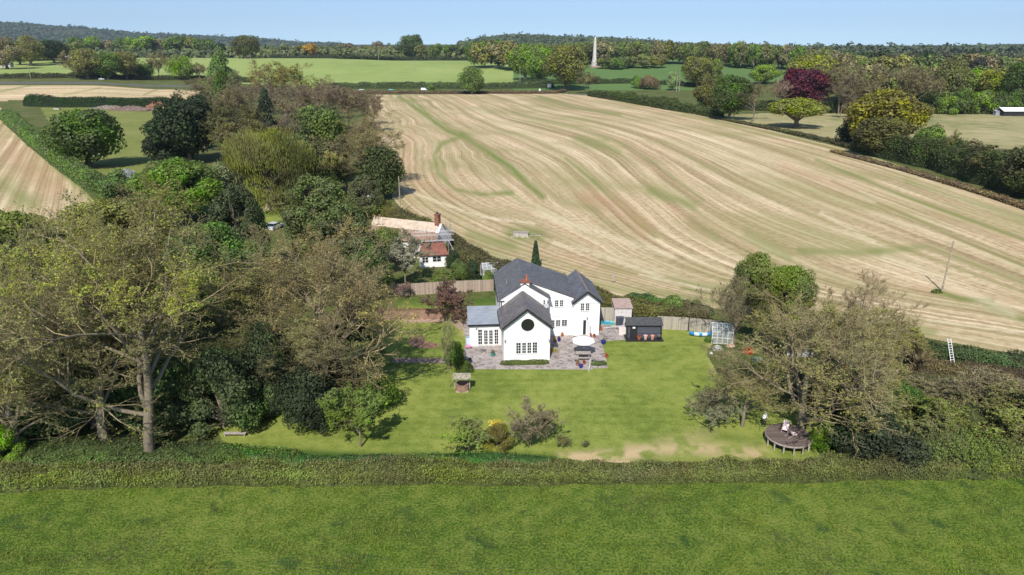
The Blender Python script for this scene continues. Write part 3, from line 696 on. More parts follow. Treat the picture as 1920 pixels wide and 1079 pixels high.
# small natural undulation away from the buildings
ww_ = np.clip((allV[:, 1] - 110) / 200, 0, 1) * np.clip((900 - allV[:, 1]) / 300, 0, 1)
DRY = [([(1050, 860), (1140, 855), (1200, 850)], 10, 1.3), ([(1180, 845), (1300, 840), (1430, 852)], 13, .85), ([(1230, 835), (1330, 815)], 14, .35), ([(1060, 864), (1180, 868)], 6, 1.2), ([(1335, 640), (1345, 700)], 12, .5), ([(860, 600), (872, 625)], 8, .6), ([(750, 598), (840, 600)], 5, .7)]
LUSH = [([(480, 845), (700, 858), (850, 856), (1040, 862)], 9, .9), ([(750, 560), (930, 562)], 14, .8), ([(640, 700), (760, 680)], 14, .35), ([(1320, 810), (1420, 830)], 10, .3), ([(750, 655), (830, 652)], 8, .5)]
for ri, nm in enumerate(names):
    q = quads[reg == ri]
    if len(q) == 0: continue
    used, inv = np.unique(q, return_inverse=True); V = allV[used]; at_ = {}
    px_, py_ = fpx[used], fpy[used]
    if nm == "stubble_field":
        at_["row_across"] = rowfield(V[:, 0], V[:, 1]) + .8 * fbm(V[:, 0] / 30, V[:, 1] / 30, 3); at_["row_along"] = V[:, 1] + V[:, 0] * .5
        at_["green"] = paint(px_, py_, GREEN) ; at_["red"] = .7 * paint(px_, py_, RED); at_["pale"] = paint(px_, py_, PALE)
    elif nm == "upper_stubble_field":
        wx, wy = V[:, 0] + 200, V[:, 1] - 400
        at_["row_across"] = np.hypot(wx * .35, wy) * .7; at_["row_along"] = V[:, 0]
        z0 = np.zeros(len(V)); at_["green"] = paint(px_, py_, [([(0, 172), (60, 160), (200, 155), (290, 160), (300, 166), (270, 178)], 1.5, .8), ([(120, 178), (190, 165)], 1.5, .6)]); at_["red"] = z0; at_["pale"] = z0
    elif nm == "left_stubble_field":
        at_["row_across"] = V[:, 0] * .86 + V[:, 1] * .5; at_["row_along"] = V[:, 1]
        at_["green"] = paint(px_, py_, [([(0, 345), (60, 380)], 14, .5), ([(20, 215), (90, 300), (170, 370)], 6, .7)]); at_["red"] = paint(px_, py_, [([(20, 290), (100, 350)], 25, .5)]); at_["pale"] = np.zeros(len(V))
    elif nm == "lawn":
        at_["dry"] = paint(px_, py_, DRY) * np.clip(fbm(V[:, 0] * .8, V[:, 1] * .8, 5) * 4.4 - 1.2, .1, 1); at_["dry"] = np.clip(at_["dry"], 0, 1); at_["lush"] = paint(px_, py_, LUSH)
    me = meshnp(nm, V, [inv.reshape(-1, 4)], [MATS[nm]], attrs=at_)
    tag(link(nm, me), kind="structure")
tag(MB().face([(-600, -600, -.03), (600, -600, -.03), (600, 24.5, -.03), (-600, 24.5, -.03)]).build("meadow", MEADOW), kind="structure")

rng = np.random.default_rng(12); n = 52000
tx = rng.uniform(-62, 62, n); ty_ = rng.uniform(33, 52.4, n); k = (np.abs(tx) < ty_ * 1.05) & (fbm(tx * .35, ty_ * .35, 31, 3) + rng.random(n) * .35 > .62); tx = tx[k]; ty_ = ty_[k]; n = len(tx)
ht = rng.uniform(.07, .2, n) * (1 + .8 * (fbm(tx * .4, ty_ * .4, 33, 2) > .5)); a = rng.uniform(0, 6.28, (n, 4)); lean = rng.uniform(.3, 1.1, (n, 4)) * ht[:, None]
bx = tx[:, None] + rng.normal(0, .05, (n, 4)); by = ty_[:, None] + rng.normal(0, .05, (n, 4))
wv = .018; V = np.stack([np.stack([bx - wv * np.sin(a), by + wv * np.cos(a), bx * 0], -1), np.stack([bx + wv * np.sin(a), by - wv * np.cos(a), bx * 0], -1),
   np.stack([bx + lean * np.cos(a), by + lean * np.sin(a), np.repeat(ht[:, None], 4, 1)], -1)], 2).reshape(-1, 3)
o = link("grass_tufts", meshnp("grass_tufts", V, [np.arange(len(V)).reshape(-1, 3)], [LEAF])); o.color = (.15, .19, .03, 1); tag(o, "longer grass blades standing in the meadow", kind="stuff")

# ------------------------------------------------------------------ the white house
HT = math.radians(4.5); HO = (-1.0, 76.5)
hc, hs = math.cos(HT), math.sin(HT)
def hw(X, Y): return (HO[0] + X * hc - Y * hs, HO[1] + X * hs + Y * hc)
house = thing("house", "white rendered two storey house with slate gabled roofs beside the paved patio", "house", (HO[0], HO[1], 0), HT)
def walls_from_outline(mb, xs, Y, depth_, prof):
    """gabled volume: profile polygon (X,z) extruded along +Y"""
    mb.prism([(x, Y, z) for x, z in prof], (0, depth_, 0)); return mb
zr = 7.85; zb = lambda X: zr - (X - 3.05) * (zr - 5.35) / (9.45 - 3.05)
m = MB()
walls_from_outline(m, None, 5.9, 1.5, [(0, 0), (6.1, 0), (6.1, 5.9), (3.05, 7.75), (0, 5.9)])
m.build("wall", WHITE, house)
MB().prism([(x, 7.4, z) for x, z in [(0, 0), (9.62, 0), (9.62, 5.2), (3.05, zr - .08), (0, 5.9)]], (0, 9.4, 0)).build("wall", WHITE, house)
MB().prism([(x, 7.25, z) for x, z in [(9.63, 0), (13.1, 0), (13.1, 4.85), (11.36, 6.15), (9.63, 4.85)]], (0, 8.6, 0)).build("wall", WHITE, house)
MB().prism([(x, 0, z) for x, z in [(0, 0), (5.6, 0), (5.6, 4.55), (2.8, 6.75), (0, 4.55)]], (0, 5.89, 0)).build("wall", WHITE, house)
MB().box(-4.0, -.01, 4.85, 11.3, 0, 2.9).build("wall", WHITE, house)
# roofs: slabs of slate
def roofq(name, q, t, mtl): return MB().slab(q, t).build(name, mtl, house)
R1 = MB()
yF, yB = 5.75, 17.0
R1.slab([(-.25, yF, 5.78), (3.05, yF, zr + .02), (3.05, yB, zr + .02), (-.25, yB, 5.78)][::-1], .12)
R1.build("roof", SLATE, house)
R1 = MB(); R1.slab([(3.06, yF, zr + .02), (6.38, yF, 5.76), (6.38, 7.39, 5.76), (3.06, 7.39, zr + .02)][::-1], .12); R1.build("roof", SLATE, house)
R1 = MB(); R1.slab([(3.06, 7.4 - .12, zr), (9.9, 7.4 - .12, zb(9.9) + .05), (9.9, yB, zb(9.9) + .05), (3.06, yB, zr)][::-1], .12); R1.build("roof", SLATE, house)
for q in ([(9.35, 6.95, 4.72), (11.36, 6.95, 6.3), (11.36, 16.0, 6.3), (9.35, 16.0, 4.72)], [(11.37, 6.95, 6.3), (13.4, 6.95, 4.72), (13.4, 15.2, 4.72), (11.37, 15.2, 6.3)]):
    R1 = MB(); R1.slab(q[::-1], .12); R1.build("roof", SLATE3, house)
MB().tube([(11.36, 6.95, 6.31), (11.36, 16.0, 6.31)], .09, 6).build("ridge_tiles", mat("ridge_clay", (.36, .22, .15), .8, .2, 3), house)
MB().tube([(3.05, yF, zr + .03), (3.05, yB, zr + .03)], .08, 6).build("ridge_tiles", SLATE, house)
for q in ([(-.33, -.32, 4.42), (2.8, -.32, 6.9), (2.8, 5.88, 6.9), (-.33, 5.88, 4.42)], [(2.81, -.32, 6.9), (5.93, -.32, 4.42), (5.93, 5.88, 4.42), (2.81, 5.88, 6.9)]):
    R1 = MB(); R1.slab(q[::-1], .12); R1.build("roof", SLATE2, house)
MB().tube([(2.8, -.32, 6.91), (2.8, 5.88, 6.91)], .08, 6).build("ridge_tiles", SLATE2, house)
# dark verge boards under the gables
def verge(x0, z0, x1, z1, x2, z2, Y):
    m = MB()
    for a, b_ in (((x0, z0), (x1, z1)), ((x1, z1), (x2, z2))):
        m.prism([(a[0], Y, a[1]), (b_[0], Y, b_[1]), (b_[0], Y, b_[1] - .26), (a[0], Y, a[1] - .26)], (0, .05, 0))
    m.build("bargeboard", DARKTRIM, house)
verge(-.33, 4.38, 2.8, 6.87, 5.93, 4.38, -.36)
verge(9.35, 4.68, 11.36, 6.27, 13.4, 4.68, 6.90)
MB().box(-.02, 13.1, 7.19, 7.22, 4.62, 4.68).box(9.6, 13.12, 7.16, 7.21, 4.60, 4.72) if False else None
MB().box(9.66, 13.08, 7.17, 7.24, 4.55, 4.66).build("string_course", WTRIM, house)
MB().box(6.15, 8.9, 7.34, 7.39, 2.78, 2.86).build("string_course", WTRIM, house)
# flat roof of the side room with its edge
MB().box(-4.2, .0, 4.65, 11.4, 2.905, 3.03).build("flat_roof", LEAD, house)
MB().box(-4.22, .0, 4.60, 4.645, 2.80, 3.05).build("fascia", DARKTRIM, house)
# chimney
ch = MB().box(2.55, 3.65, 5.82, 6.7, 5.0, 8.0).build("chimney", WHITE, house)
MB().box(2.48, 3.72, 5.75, 6.77, 8.0, 8.2).build("chimney_cap", BRICK, ch)
MB().lathe([(.14, 0), (.16, .1), (.13, .2), (.13, .62), (.17, .66), (.17, .72)], 12, (3.35, 6.25), 8.2).build("chimney_pot", TERRA, ch)
# windows
def window(X0, X1, z0, z1, Y, cols, rows, name="window", parent=house, split=None, fr=.07, bar=.035, dy=0):
    g_ = MB().box(X0, X1, Y - .012, Y + .05, z0, z1).build(name, GLASS, parent)
    f = MB(); y0, y1 = Y - .05, Y - .014
    f.box(X0 - fr, X1 + fr, y0, y1, z1, z1 + fr); f.box(X0 - fr, X1 + fr, y0 - .05, y1, z0 - fr, z0)
    f.box(X0 - fr, X0, y0, y1, z0, z1); f.box(X1, X1 + fr, y0, y1, z0, z1)
    xs = split or [X0, X1]
    for k, x in enumerate(xs[1:-1]): f.box(x - .1, x + .1, y0, y1, z0, z1)
    for a, b_ in zip(xs[:-1], xs[1:]):
        a2 = a + (.1 if a != X0 else 0); b2 = b_ - (.1 if b_ != X1 else 0)
        for c in range(1, cols): x = a2 + (b2 - a2) * c / cols; f.box(x - bar / 2, x + bar / 2, y0 + .01, y1, z0, z1)
        for r in range(1, rows):
            z = z0 + (z1 - z0) * r / rows; f.box(a2, b2, y0 + .012, y1 - .002, z - bar / 2, z + bar / 2)
    f.build("window_frame", WTRIM, g_)
    return g_
def onwall(px, py, Y):
    """photo pixel -> (X,z) on the house plane at local depth Y"""
    u = ray(px, py); # solve HO + X*(hc,hs) + Y*(-hs,hc) = t*(u0,u1)
    bx, by = HO[0] - Y * hs, HO[1] + Y * hc
    t = (by * hc - bx * hs) / (u[1] * hc - u[0] * hs)
    x, y = u[0] * t, u[1] * t
    return (x - bx) * hc + (y - by) * hs, CAM_H + u[2] * t
def win_px(x0, y0, x1, y1, Y, cols, rows, n=1, **k):
    X0, za = onwall(x0, y1, Y); X1, zb_ = onwall(x1, y0, Y)
    sp = [X0 + (X1 - X0) * i / n for i in range(n + 1)] if n > 1 else None
    return window(X0, X1, za, zb_, Y, cols, rows, split=sp, **k)
win_px(968, 642, 1007, 663, 0, 2, 4, n=4)
# round window
Xc, Zc = onwall(989.5, 609.5, 0)
rw = MB(); rw.lathe([(.80, 0), (.80, .04)], 28); 
def turn(mb, X, Y, Z):
    mb.v = [(X + x, Y - z, Z + y) for x, y, z in mb.v]; return mb
rwo = turn(rw, Xc, -.005, Zc).build("round_window", GLASS, house)
rf = MB(); N_ = 36
for k in range(N_):
    a, b_ = 2 * math.pi * k / N_, 2 * math.pi * (k + 1) / N_
    p = [(Xc + r_ * math.cos(t_), -.05, Zc + r_ * math.sin(t_)) for r_, t_ in ((.80, a), (.88, a), (.88, b_), (.80, b_))]
    rf.prism(p[::-1], (0, .048, 0))
rf.build("window_frame", WTRIM, rwo)
win_px(1040.5, 563, 1056, 575, 7.4, 2, 3, n=2)
win_px(1088.5, 569, 1105, 582.5, 7.25, 2, 4, n=2)
win_px(1030, 600, 1063, 612, 7.4, 2, 3, n=3)
win_px(1074, 600, 1092, 612, 7.4, 2, 3, n=2)
win_px(1018.8, 563, 1022, 574, 5.9, 1, 3)
# glazed doors of the side room
for i, (a, b_) in enumerate(((897, 903.5), (908, 914), (917.5, 923.5), (927.5, 934))):
    X0, z0 = onwall(a, 646, 4.85); X1, z1 = onwall(b_, 618 if i in (0, 3) else 619.5, 4.85)
    d_ = window(X0, X1, .25, z1, 4.85, 2, 5, name="glazed_door" if i in (1, 2) else "window", fr=.06)
# open back door: solid panel coloured dark as the unlit opening, white leaf folded out
X0, _z0 = onwall(1092.5, 627, 7.25); X1, z1 = onwall(1099, 600, 7.25)
do = MB().box(X0, X1, 7.22, 7.30, .12, z1).build("doorway", DARKTRIM, house)
MB().box(X0 - .09, X0, 7.15, 7.248, .1, z1 + .09).box(X1, X1 + .09, 7.15, 7.248, .1, z1 + .09).box(X0, X1, 7.15, 7.248, z1, z1 + .09).build("door_frame", WTRIM, do)
lf = MB(); lf.prism([(X1 + .06, 7.15, .12), (X1 + .36, 6.40, .12), (X1 + .41, 6.42, .12), (X1 + .11, 7.15, .12)], (0, 0, z1 - .15)); lf.build("door_leaf", WTRIM, do)
MB().box(X0 - .2, X1 + .4, 6.75, 7.12, 0, .1).build("doorstep", WOODG, house)
# wall lanterns, downpipe, dish, vents
def lantern(X, Y, z):
    o = MB().box(X - .08, X + .08, Y - .22, Y - .06, z, z + .26).bar((X, Y - .06, z + .3), (X, Y, z + .3), .03).lathe([(.13, 0), (.02, .12)], 8, (X, Y - .14), z + .262).build("wall_lantern", METAL, house)
for px_, py_, Y in ((947, 641, 0), (1029.5, 640, 0), (893, 616, 4.85), (1100.5, 598, 7.25)):
    X, z = onwall(px_, py_, Y); lantern(X, Y, z)
MB().tube([(.12, 5.8, 5.7), (.12, 5.82, 3.2)], .05, 6).tube([(-.3, 5.78, 5.66), (.5, 5.78, 5.66)], .06, 6).build("downpipe", DARKTRIM, house)
MB().tube([(6.02, 5.84, 5.6), (6.02, 5.84, 3.2)], .045, 6).build("downpipe", DARKTRIM, house)
for Xg in (-.36, ): MB().tube([(Xg, yF, 5.66), (Xg, yB, 5.66)], .07, 6).build("gutter", DARKTRIM, house)
MB().tube([(-.42, -.3, 4.34), (-.42, 5.8, 4.34)], .06, 6).build("gutter", DARKTRIM, house)
MB().tube([(6.02, -.3, 4.34), (6.02, 5.8, 4.34)], .06, 6).build("gutter", DARKTRIM, house)
X, z = onwall(1023.5, 572, 5.85)
ds = MB(); ds.lathe([(.02, 0), (.22, .03), (.36, .10)], 14); ds.v = [(X + x * .9, 5.6 - zz, z + y) for x, y, zz in ds.v]; ds.bar((X, 5.6, z), (X - .1, 5.88, z), .03); ds.build("satellite_dish", mat("dish_grey", (.5, .5, .5), .5, .05, 3), house)
# rooflights on the wing and a flue on the main slope
def rooflight(X0, X1, Y0, Y1, side):
    f = lambda X: (6.9 - abs(X - 2.8) * (2.48 / 3.13))
    q = [(X0, Y0, f(X0) + .05), (X1, Y0, f(X1) + .05), (X1, Y1, f(X1) + .05), (X0, Y1, f(X0) + .05)]
    o = MB().slab(q, .06).build("rooflight", GLASS, house)
    m_ = MB()
    for a, b_ in zip(q, q[1:] + q[:1]): m_.bar(Vector(a) + Vector((0, 0, .02)), Vector(b_) + Vector((0, 0, .02)), .08)
    m_.build("rooflight_frame", METAL, o)
rooflight(.65, 1.75, 1.6, 2.3, 0); rooflight(3.9, 4.95, 1.6, 2.3, 1)
MB().lathe([(.07, 0), (.07, .75), (.1, .76), (.1, .82)], 10, (1.05, 9.4), 6.45).build("flue", METAL, house)

# patio as a sheet of crazy paving
m, n, l, b = newmat("crazy_paving")
g = n.new("ShaderNodeNewGeometry")
v1 = n.new("ShaderNodeTexVoronoi"); v1.feature = 'DISTANCE_TO_EDGE'; v1.inputs["Scale"].default_value = 1.7; l.new(g.outputs["Position"], v1.inputs["Vector"])
v2 = n.new("ShaderNodeTexVoronoi"); v2.inputs["Scale"].default_value = 1.7; l.new(g.outputs["Position"], v2.inputs["Vector"])
hs_ = n.new("ShaderNodeSeparateColor"); l.new(v2.outputs["Color"], hs_.inputs[0])
no = n.new("ShaderNodeTexNoise"); no.inputs["Scale"].default_value = 1.1; no.inputs["Detail"].default_value = 7; no.inputs["Roughness"].default_value = .7; l.new(g.outputs["Position"], no.inputs["Vector"])
sm = math2(n, l, 'ADD', math2(n, l, 'MULTIPLY', hs_.outputs[0], .35), no.outputs[0])
cr = n.new("ShaderNodeValToRGB"); e = cr.color_ramp.elements; e[0].position = .42; e[0].color = (.15, .115, .10, 1); e[1].position = .92; e[1].color = (.38, .33, .31, 1); l.new(sm, cr.inputs[0])
c = mixc(n, l, ramp01(n, l, v1.outputs["Distance"], .045, .02), cr.outputs[0], (.42, .39, .36)); l.new(c, b.inputs["Base Color"]); b.inputs["Roughness"].default_value = .9
PAVE = m
def sheet(name, pix, z, mtl, thick=.0):
    P = [(*at(*p, z), z) for p in pix]
    mb = MB()
    if thick: mb.prism([(x, y, z - thick) for x, y, z in P][::-1], (0, 0, thick))
    else: mb.face(P[::-1])
    return tag(mb.build(name, mtl), kind="structure")
sheet("patio", [(866, 692), (873, 640), (868, 608), (880, 590), (1128, 590), (1235, 595), (1240, 640), (1170, 637), (1128, 640), (1140, 690), (1112, 691), (1110, 693)], .03, PAVE, .05)
sheet("path", [(735, 680), (840, 682), (862, 678), (862, 672), (738, 671)], .01, mat("worn_path", (.27, .20, .16), .95, .25, 1.5))

# ------------------------------------------------------------------ hedges
CORE = {}
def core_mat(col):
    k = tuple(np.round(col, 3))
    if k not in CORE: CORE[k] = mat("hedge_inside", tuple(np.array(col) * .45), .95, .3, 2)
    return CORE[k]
def hedge(label, pts, W, Hh, col, leaf=.2, dens=45, lump=.35, group=None, seed=1, world=False, name="hedge", cat="hedge", twigs=0, twigm=None, topcol=None, gaps=0.0):
    """leafy hedge along a line of photo pixels (its foot), W wide, Hh high"""
    rng = np.random.default_rng(seed); col = tuple(np.clip(np.array(col) * 1.35, 0, .9))
    P = np.array([p if world else atT(*p)[:2] for p in pts], float)
    seg = np.hypot(*np.diff(P, axis=0).T); cum = np.concatenate([[0], np.cumsum(seg)]); L = cum[-1]
    def pos(t): return np.stack([np.interp(t, cum, P[:, 0]), np.interp(t, cum, P[:, 1])], -1)
    def nrm(t):
        d = pos(np.minimum(t + .5, L)) - pos(np.maximum(t - .5, 0)); d = unit(d); return np.stack([-d[:, 1], d[:, 0]], -1)
    Ws = W if hasattr(W, '__len__') else [W, W]; Hs = Hh if hasattr(Hh, '__len__') else [Hh, Hh]
    wf = lambda t: np.interp(t / L, np.linspace(0, 1, len(Ws)), Ws); hf = lambda t: np.interp(t / L, np.linspace(0, 1, len(Hs)), Hs)
    def prof(t, a):   # a 0..1 round the section from front foot over the top to back foot
        th = a * np.pi; w_ = wf(t) / 2; h_ = hf(t)
        ee = np.clip(np.minimum(t, L - t) / (h_ * .7 + .01), .03, 1) ** .5; w_ = w_ * ee; h_ = h_ * ee
        lum = 1 + lump * (fbm(t / (Hs[0] * 1.1 + .5) + seed, a * 3.1, seed, 3) - .47) * 1.6
        cxx = -np.sign(np.cos(th)) * np.abs(np.cos(th)) ** .55 * w_ * (1 + (lum - 1) * .7); cz = np.abs(np.sin(th)) ** .5 * h_ * lum
        return cxx, cz
    z0 = lambda p: terr(p[:, 0], p[:, 1])
    # solid inside
    nt_ = max(int(L / max(.6, leaf * 3)), 4); T, Aa = np.meshgrid(np.linspace(0, L, nt_), np.linspace(0, 1, 9), indexing='ij')
    t = T.ravel(); a = Aa.ravel(); c_, z_ = prof(t, a); p = pos(t) + nrm(t) * (c_ * .86)[:, None]
    V1 = np.column_stack([p, z0(p) + z_ * .88 - .02]); i = np.arange(nt_ * 9).reshape(nt_, 9)
    F1 = np.stack([i[:-1, :-1], i[1:, :-1], i[1:, 1:], i[:-1, 1:]], -1).reshape(-1, 4)
    area = L * (np.mean(Ws) * .9 + 2 * np.mean(Hs)); n = int(area * dens)
    t = rng.random(n) * L; a = rng.random(n)
    a = np.clip(np.where(rng.random(n) < .5, a, .5 + (a - .5) * .8), 0, 1)
    keep = vnoise(t / 2.5, t * 0, seed + 9) > gaps; t = t[keep]; a = a[keep]; n = len(t)
    c_, z_ = prof(t, a); nn = nrm(t); k = rng.uniform(.86, 1.04, n) + rng.normal(0, .03, n)
    p = pos(t) + nn * (c_ * k)[:, None]; th = a * np.pi
    N3 = np.column_stack([nn * (-np.cos(th))[:, None], np.sin(th)])
    V2, F2 = leafquads(rng, np.column_stack([p, z0(p) + z_ * k]), N3, leaf, .75, .6)
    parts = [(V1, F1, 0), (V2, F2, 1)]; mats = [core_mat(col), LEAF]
    if twigs:
        m_ = int(area * twigs); t = rng.random(m_) * L; a = rng.uniform(.12, .88, m_); c_, z_ = prof(t, a); nn = nrm(t)
        p = pos(t) + nn * (c_ * .85)[:, None]; th = a * np.pi
        D = unit(np.column_stack([nn * (-np.cos(th))[:, None], np.sin(th) + .5]) + rng.normal(0, .45, (m_, 3)))
        Pp, Rr = grow(rng, np.column_stack([p, z0(p) + z_ * .85]), D, rng.uniform(.25, .8, m_) * min(1.3, np.mean(Hs) * .5 + .2), np.full(m_, .014), 3, .25, .05, .4)
        v, f = tubes(Pp, Rr, 3); parts.append((v, f, 2)); mats.append(twigm or TWIG)
    V, Fs, M = merge(parts)
    o = link(name, meshnp(name, V, Fs, mats, M)); o.color = (*col, 1)
    return tag(o, label, cat, group)
GR = (.095, .135, .025); DG = (.035, .055, .016); OL = (.14, .135, .035); FG = (.11, .18, .02); BR = (.15, .115, .06)
hedge("long clipped hedge along the bottom of the lawn above the meadow", [(-60, 905), (150, 905), (400, 900), (700, 899), (960, 899), (1200, 898), (1500, 893), (1740, 886), (2050, 880)],
      [3.2, 2.4, 2.2, 2.4, 2.2, 2.0, 2.3, 2.8, 2.8], [1.5, 1.3, 1.5, 1.6, 1.5, 1.3, 1.5, 1.7, 1.8], (.11, .13, .03), leaf=.14, dens=110, lump=.8, seed=3, twigs=7, twigm=TWIG)
hedge("tall mixed hedge between the house gardens and the stubble field", [(700, 395), (770, 432), (840, 470), (900, 505), (960, 522), (1040, 545), (1130, 572), (1190, 592), (1330, 600)],
      [3, 4, 5.5, 5, 4.5, 4, 3.5, 3], [3, 3, 3.2, 3, 2.6, 2.4, 2, 1.8], (.10, .10, .03), leaf=.22, dens=42, lump=.5, seed=4, twigs=3)
hedge("bank of dark ivy leaved hedge at the edge of the field behind the ladder", [(1640, 650), (1740, 672), (1850, 690), (2000, 712)], [3, 3, 3.2], [1.8, 2.1, 2.3], (.05, .075, .028), leaf=.2, dens=70, lump=.5, seed=5, twigs=3, twigm=TWIGR)
hedge("brown stemmed bramble bank below the ivy hedge on the right", [(1700, 694), (1850, 712), (2000, 735)], [2, 2], [1.5, 1.6], (.095, .075, .04), leaf=.16, dens=70, lump=.6, seed=6, twigs=9, twigm=TWIGR)
hedge("low green weedy strip along the field edge behind the grey fence", [(1170, 560), (1260, 580), (1340, 592)], [2.5, 2.5], [1.2, 1.3], (.06, .12, .03), leaf=.2, dens=50, lump=.6, seed=7)
hedge("long sloping green hedge at the left between paddock and stubble", [(12, 222), (55, 262), (100, 300), (140, 330), (185, 362)], [7, 6, 5], [5.0, 5.2, 4.4], (.095, .15, .035), leaf=.4, dens=14, lump=.3, seed=8)
hedge("dark straight evergreen hedge behind the soil heaps in the paddock", [(45, 199), (120, 201), (220, 201), (330, 200)], 6, [7, 5.6, 5.4, 5.4], (.025, .05, .014), leaf=.5, dens=9, lump=.22, seed=9)
hedge("roadside hedge with white blossom below the pale crop field", [(600, 166), (700, 166), (800, 166), (880, 167), (960, 166), (1040, 165)], 7, [4.5, 5.5, 5, 5.5], (.07, .10, .035), leaf=.8, dens=3.5, lump=.4, seed=10)
hedge("low brown hedge bank on the field side of the road", [(560, 176), (700, 176), (860, 176), (1040, 176), (1060, 172)], 5, [2.2, 2.0, 2.2], (.13, .09, .05), leaf=.7, dens=4, lump=.5, seed=11)
hedge("dark hedgerow line in front of the left roadside trees", [(-100, 148), (100, 147), (250, 149), (400, 152), (480, 155)], 7, [4, 4, 4], (.06, .07, .025), leaf=.8, dens=3.5, lump=.6, seed=12)
hedge("green hedge dropping from the road junction along the stubble field", [(1105, 180), (1180, 192), (1250, 205), (1310, 214), (1350, 222)], 8, [4, 6, 6, 4], (.06, .085, .022), leaf=.6, dens=6, lump=.6, seed=13)
hedge("low scrubby hedge bank under the round pale green tree", [(1340, 222), (1450, 244), (1560, 268), (1620, 285)], 4, [1.2, 1.3, 1.6], (.085, .085, .035), leaf=.4, dens=10, lump=.7, seed=14)
hedge("thick dark hedge running down the right edge of the stubble field", [(1600, 282), (1680, 300), (1760, 318), (1840, 342), (1960, 376), (2100, 420)], [7, 8, 9, 9], [5, 7.5, 8.5, 9.5, 9.5], (.055, .075, .022), leaf=.42, dens=16, lump=.6, seed=15, twigs=1)
hedge("brown grassy bank at the foot of the right field hedge", [(1560, 285), (1700, 322), (1840, 364), (1960, 404)], 3, [.8, 1.1, 1.2], (.16, .12, .06), leaf=.35, dens=12, lump=.5, seed=16)
hedge("hedge along the top of the pale crop field", [(180, 108), (500, 108), (640, 111), (760, 114), (860, 114), (962, 112)], 9, [5, 5, 5], (.045, .06, .025), leaf=1.4, dens=1.2, lump=.8, seed=17, gaps=.18)
hedge("hedge between the wheat field and the road paddock", [(970, 158), (1080, 158), (1200, 156), (1400, 160)], 6, 4, (.05, .075, .025), leaf=.9, dens=2.5, lump=.5, seed=18)
hedge("shaggy hedge at the back of the pale grass pasture", [(1330, 205), (1560, 212), (1700, 213), (1930, 214), (2100, 216)], 7, [5, 6, 6, 6], (.05, .07, .022), leaf=.7, dens=5, lump=.7, seed=19)
hedge("rough tangled weeds covering the ground among the rubbish at the right", [(1560, 735), (1700, 735), (1850, 735), (2060, 735)], [9, 12, 12], [.5, .7, .8], (.10, .105, .04), leaf=.14, dens=26, lump=1., seed=31, name="weed_bank", cat="weeds", twigs=5, twigm=TWIGG)
hedge("clipped box edging below the white gable wall", [(937, 684), (985, 683), (1030, 682)], .8, .45, (.09, .12, .025), leaf=.09, dens=300, lump=.3, seed=20)
hedge("low planting at the patio corner beside the picnic table", [(1108, 685), (1138, 684)], .9, .55, (.08, .12, .03), leaf=.1, dens=220, lump=.6, seed=21, name="flower_bed", cat="planting")
hedge("rank green weeds behind the clipped hedge at the foot of the lawn", [(440, 862), (600, 868), (800, 866), (1000, 868), (1090, 874)], [2.2, 2.0, 1.6, 2, 1], [.6, .5, .5, .7, .4], (.05, .125, .022), leaf=.14, dens=60, lump=.6, seed=22, name="weed_bank", cat="weeds")
hedge("nettle and bramble bank under the great tree", [(-80, 870), (80, 862), (220, 860), (420, 858), (560, 866)], [7, 5.5, 3.5, 2.5], [2.0, 1.3, .9, .5], (.075, .12, .026), leaf=.16, dens=55, lump=.7, seed=23, name="bramble_bank", cat="brambles", twigs=2)
hedge("dense bramble and hazel thicket at the right above the hedge", [(1560, 845), (1680, 850), (1800, 850), (2000, 850)], [5, 8, 9, 9], [2, 3.2, 3.4, 3.6], (.085, .11, .027), leaf=.16, dens=50, lump=.8, seed=24, name="thicket", cat="thicket", twigs=6, twigm=TWIG)
hedge("grey twiggy scrub thicket beyond the brambles at the right edge", [(1690, 805), (1800, 795), (1920, 790), (2050, 790)], [4, 5, 5], [1.6, 1.9, 2.0], (.12, .115, .05), leaf=.13, dens=30, lump=.8, seed=25, name="thicket", cat="thicket", twigs=14, twigm=TWIGG)

# ------------------------------------------------------------------ garden things
def A(px, py, z=0.0): x, y = at(px, py, z); return x, y
def ppm(y): return FPX / depth(y)
# dark weatherboarded shed
sx0, sy0 = A(1176, 636); sx1, _ = A(1238, 637)
shed = thing("garden_shed", "black weatherboarded garden shed with a low felt roof on the lawn edge", "shed", (sx0, sy0, 0), 0)
W_ = sx1 - sx0
MB().box(-.3, W_ + .3, -.9, 2.6, 0, .12).build("deck_base", DARKTRIM, shed)
MB().prism([(0, 0, .12), (0, 2.2, .12), (0, 2.2, 2.15), (0, 1.1, 2.55), (0, 0, 2.05)][::-1], (W_, 0, 0)).build("wall", SHEDW, shed)
MB().slab([(-.25, -.28, 2.02), (W_ + .25, -.28, 2.02), (W_ + .25, 1.1, 2.64), (-.25, 1.1, 2.64)], .06).slab([(-.25, 1.11, 2.64), (W_ + .25, 1.11, 2.64), (W_ + .25, 2.45, 2.05), (-.25, 2.45, 2.05)], .06).build("roof", FELT, shed)
dr = MB().box(.3, 1.25, -.05, -.004, .14, 1.95).build("door", DARKTRIM, shed)
MB().box(.62, .95, -.08, -.055, 1.5, 1.72).build("notice", WTRIM, dr)
MB().tube([(1.4, -.14, 1.9), (W_ - .1, -.14, 1.86), (W_ + .08, -.1, 1.8), (W_ + .1, -.1, .3)], .05, 6).build("gutter", DARKTRIM, shed)
MB().box(-.12, .02, -.1, -.003, .12, 2.0).build("corner_post", DARKTRIM, shed); MB().box(W_ - .02, W_ + .1, -.12, .3, .12, 2.0).build("corner_post", DARKTRIM, shed)
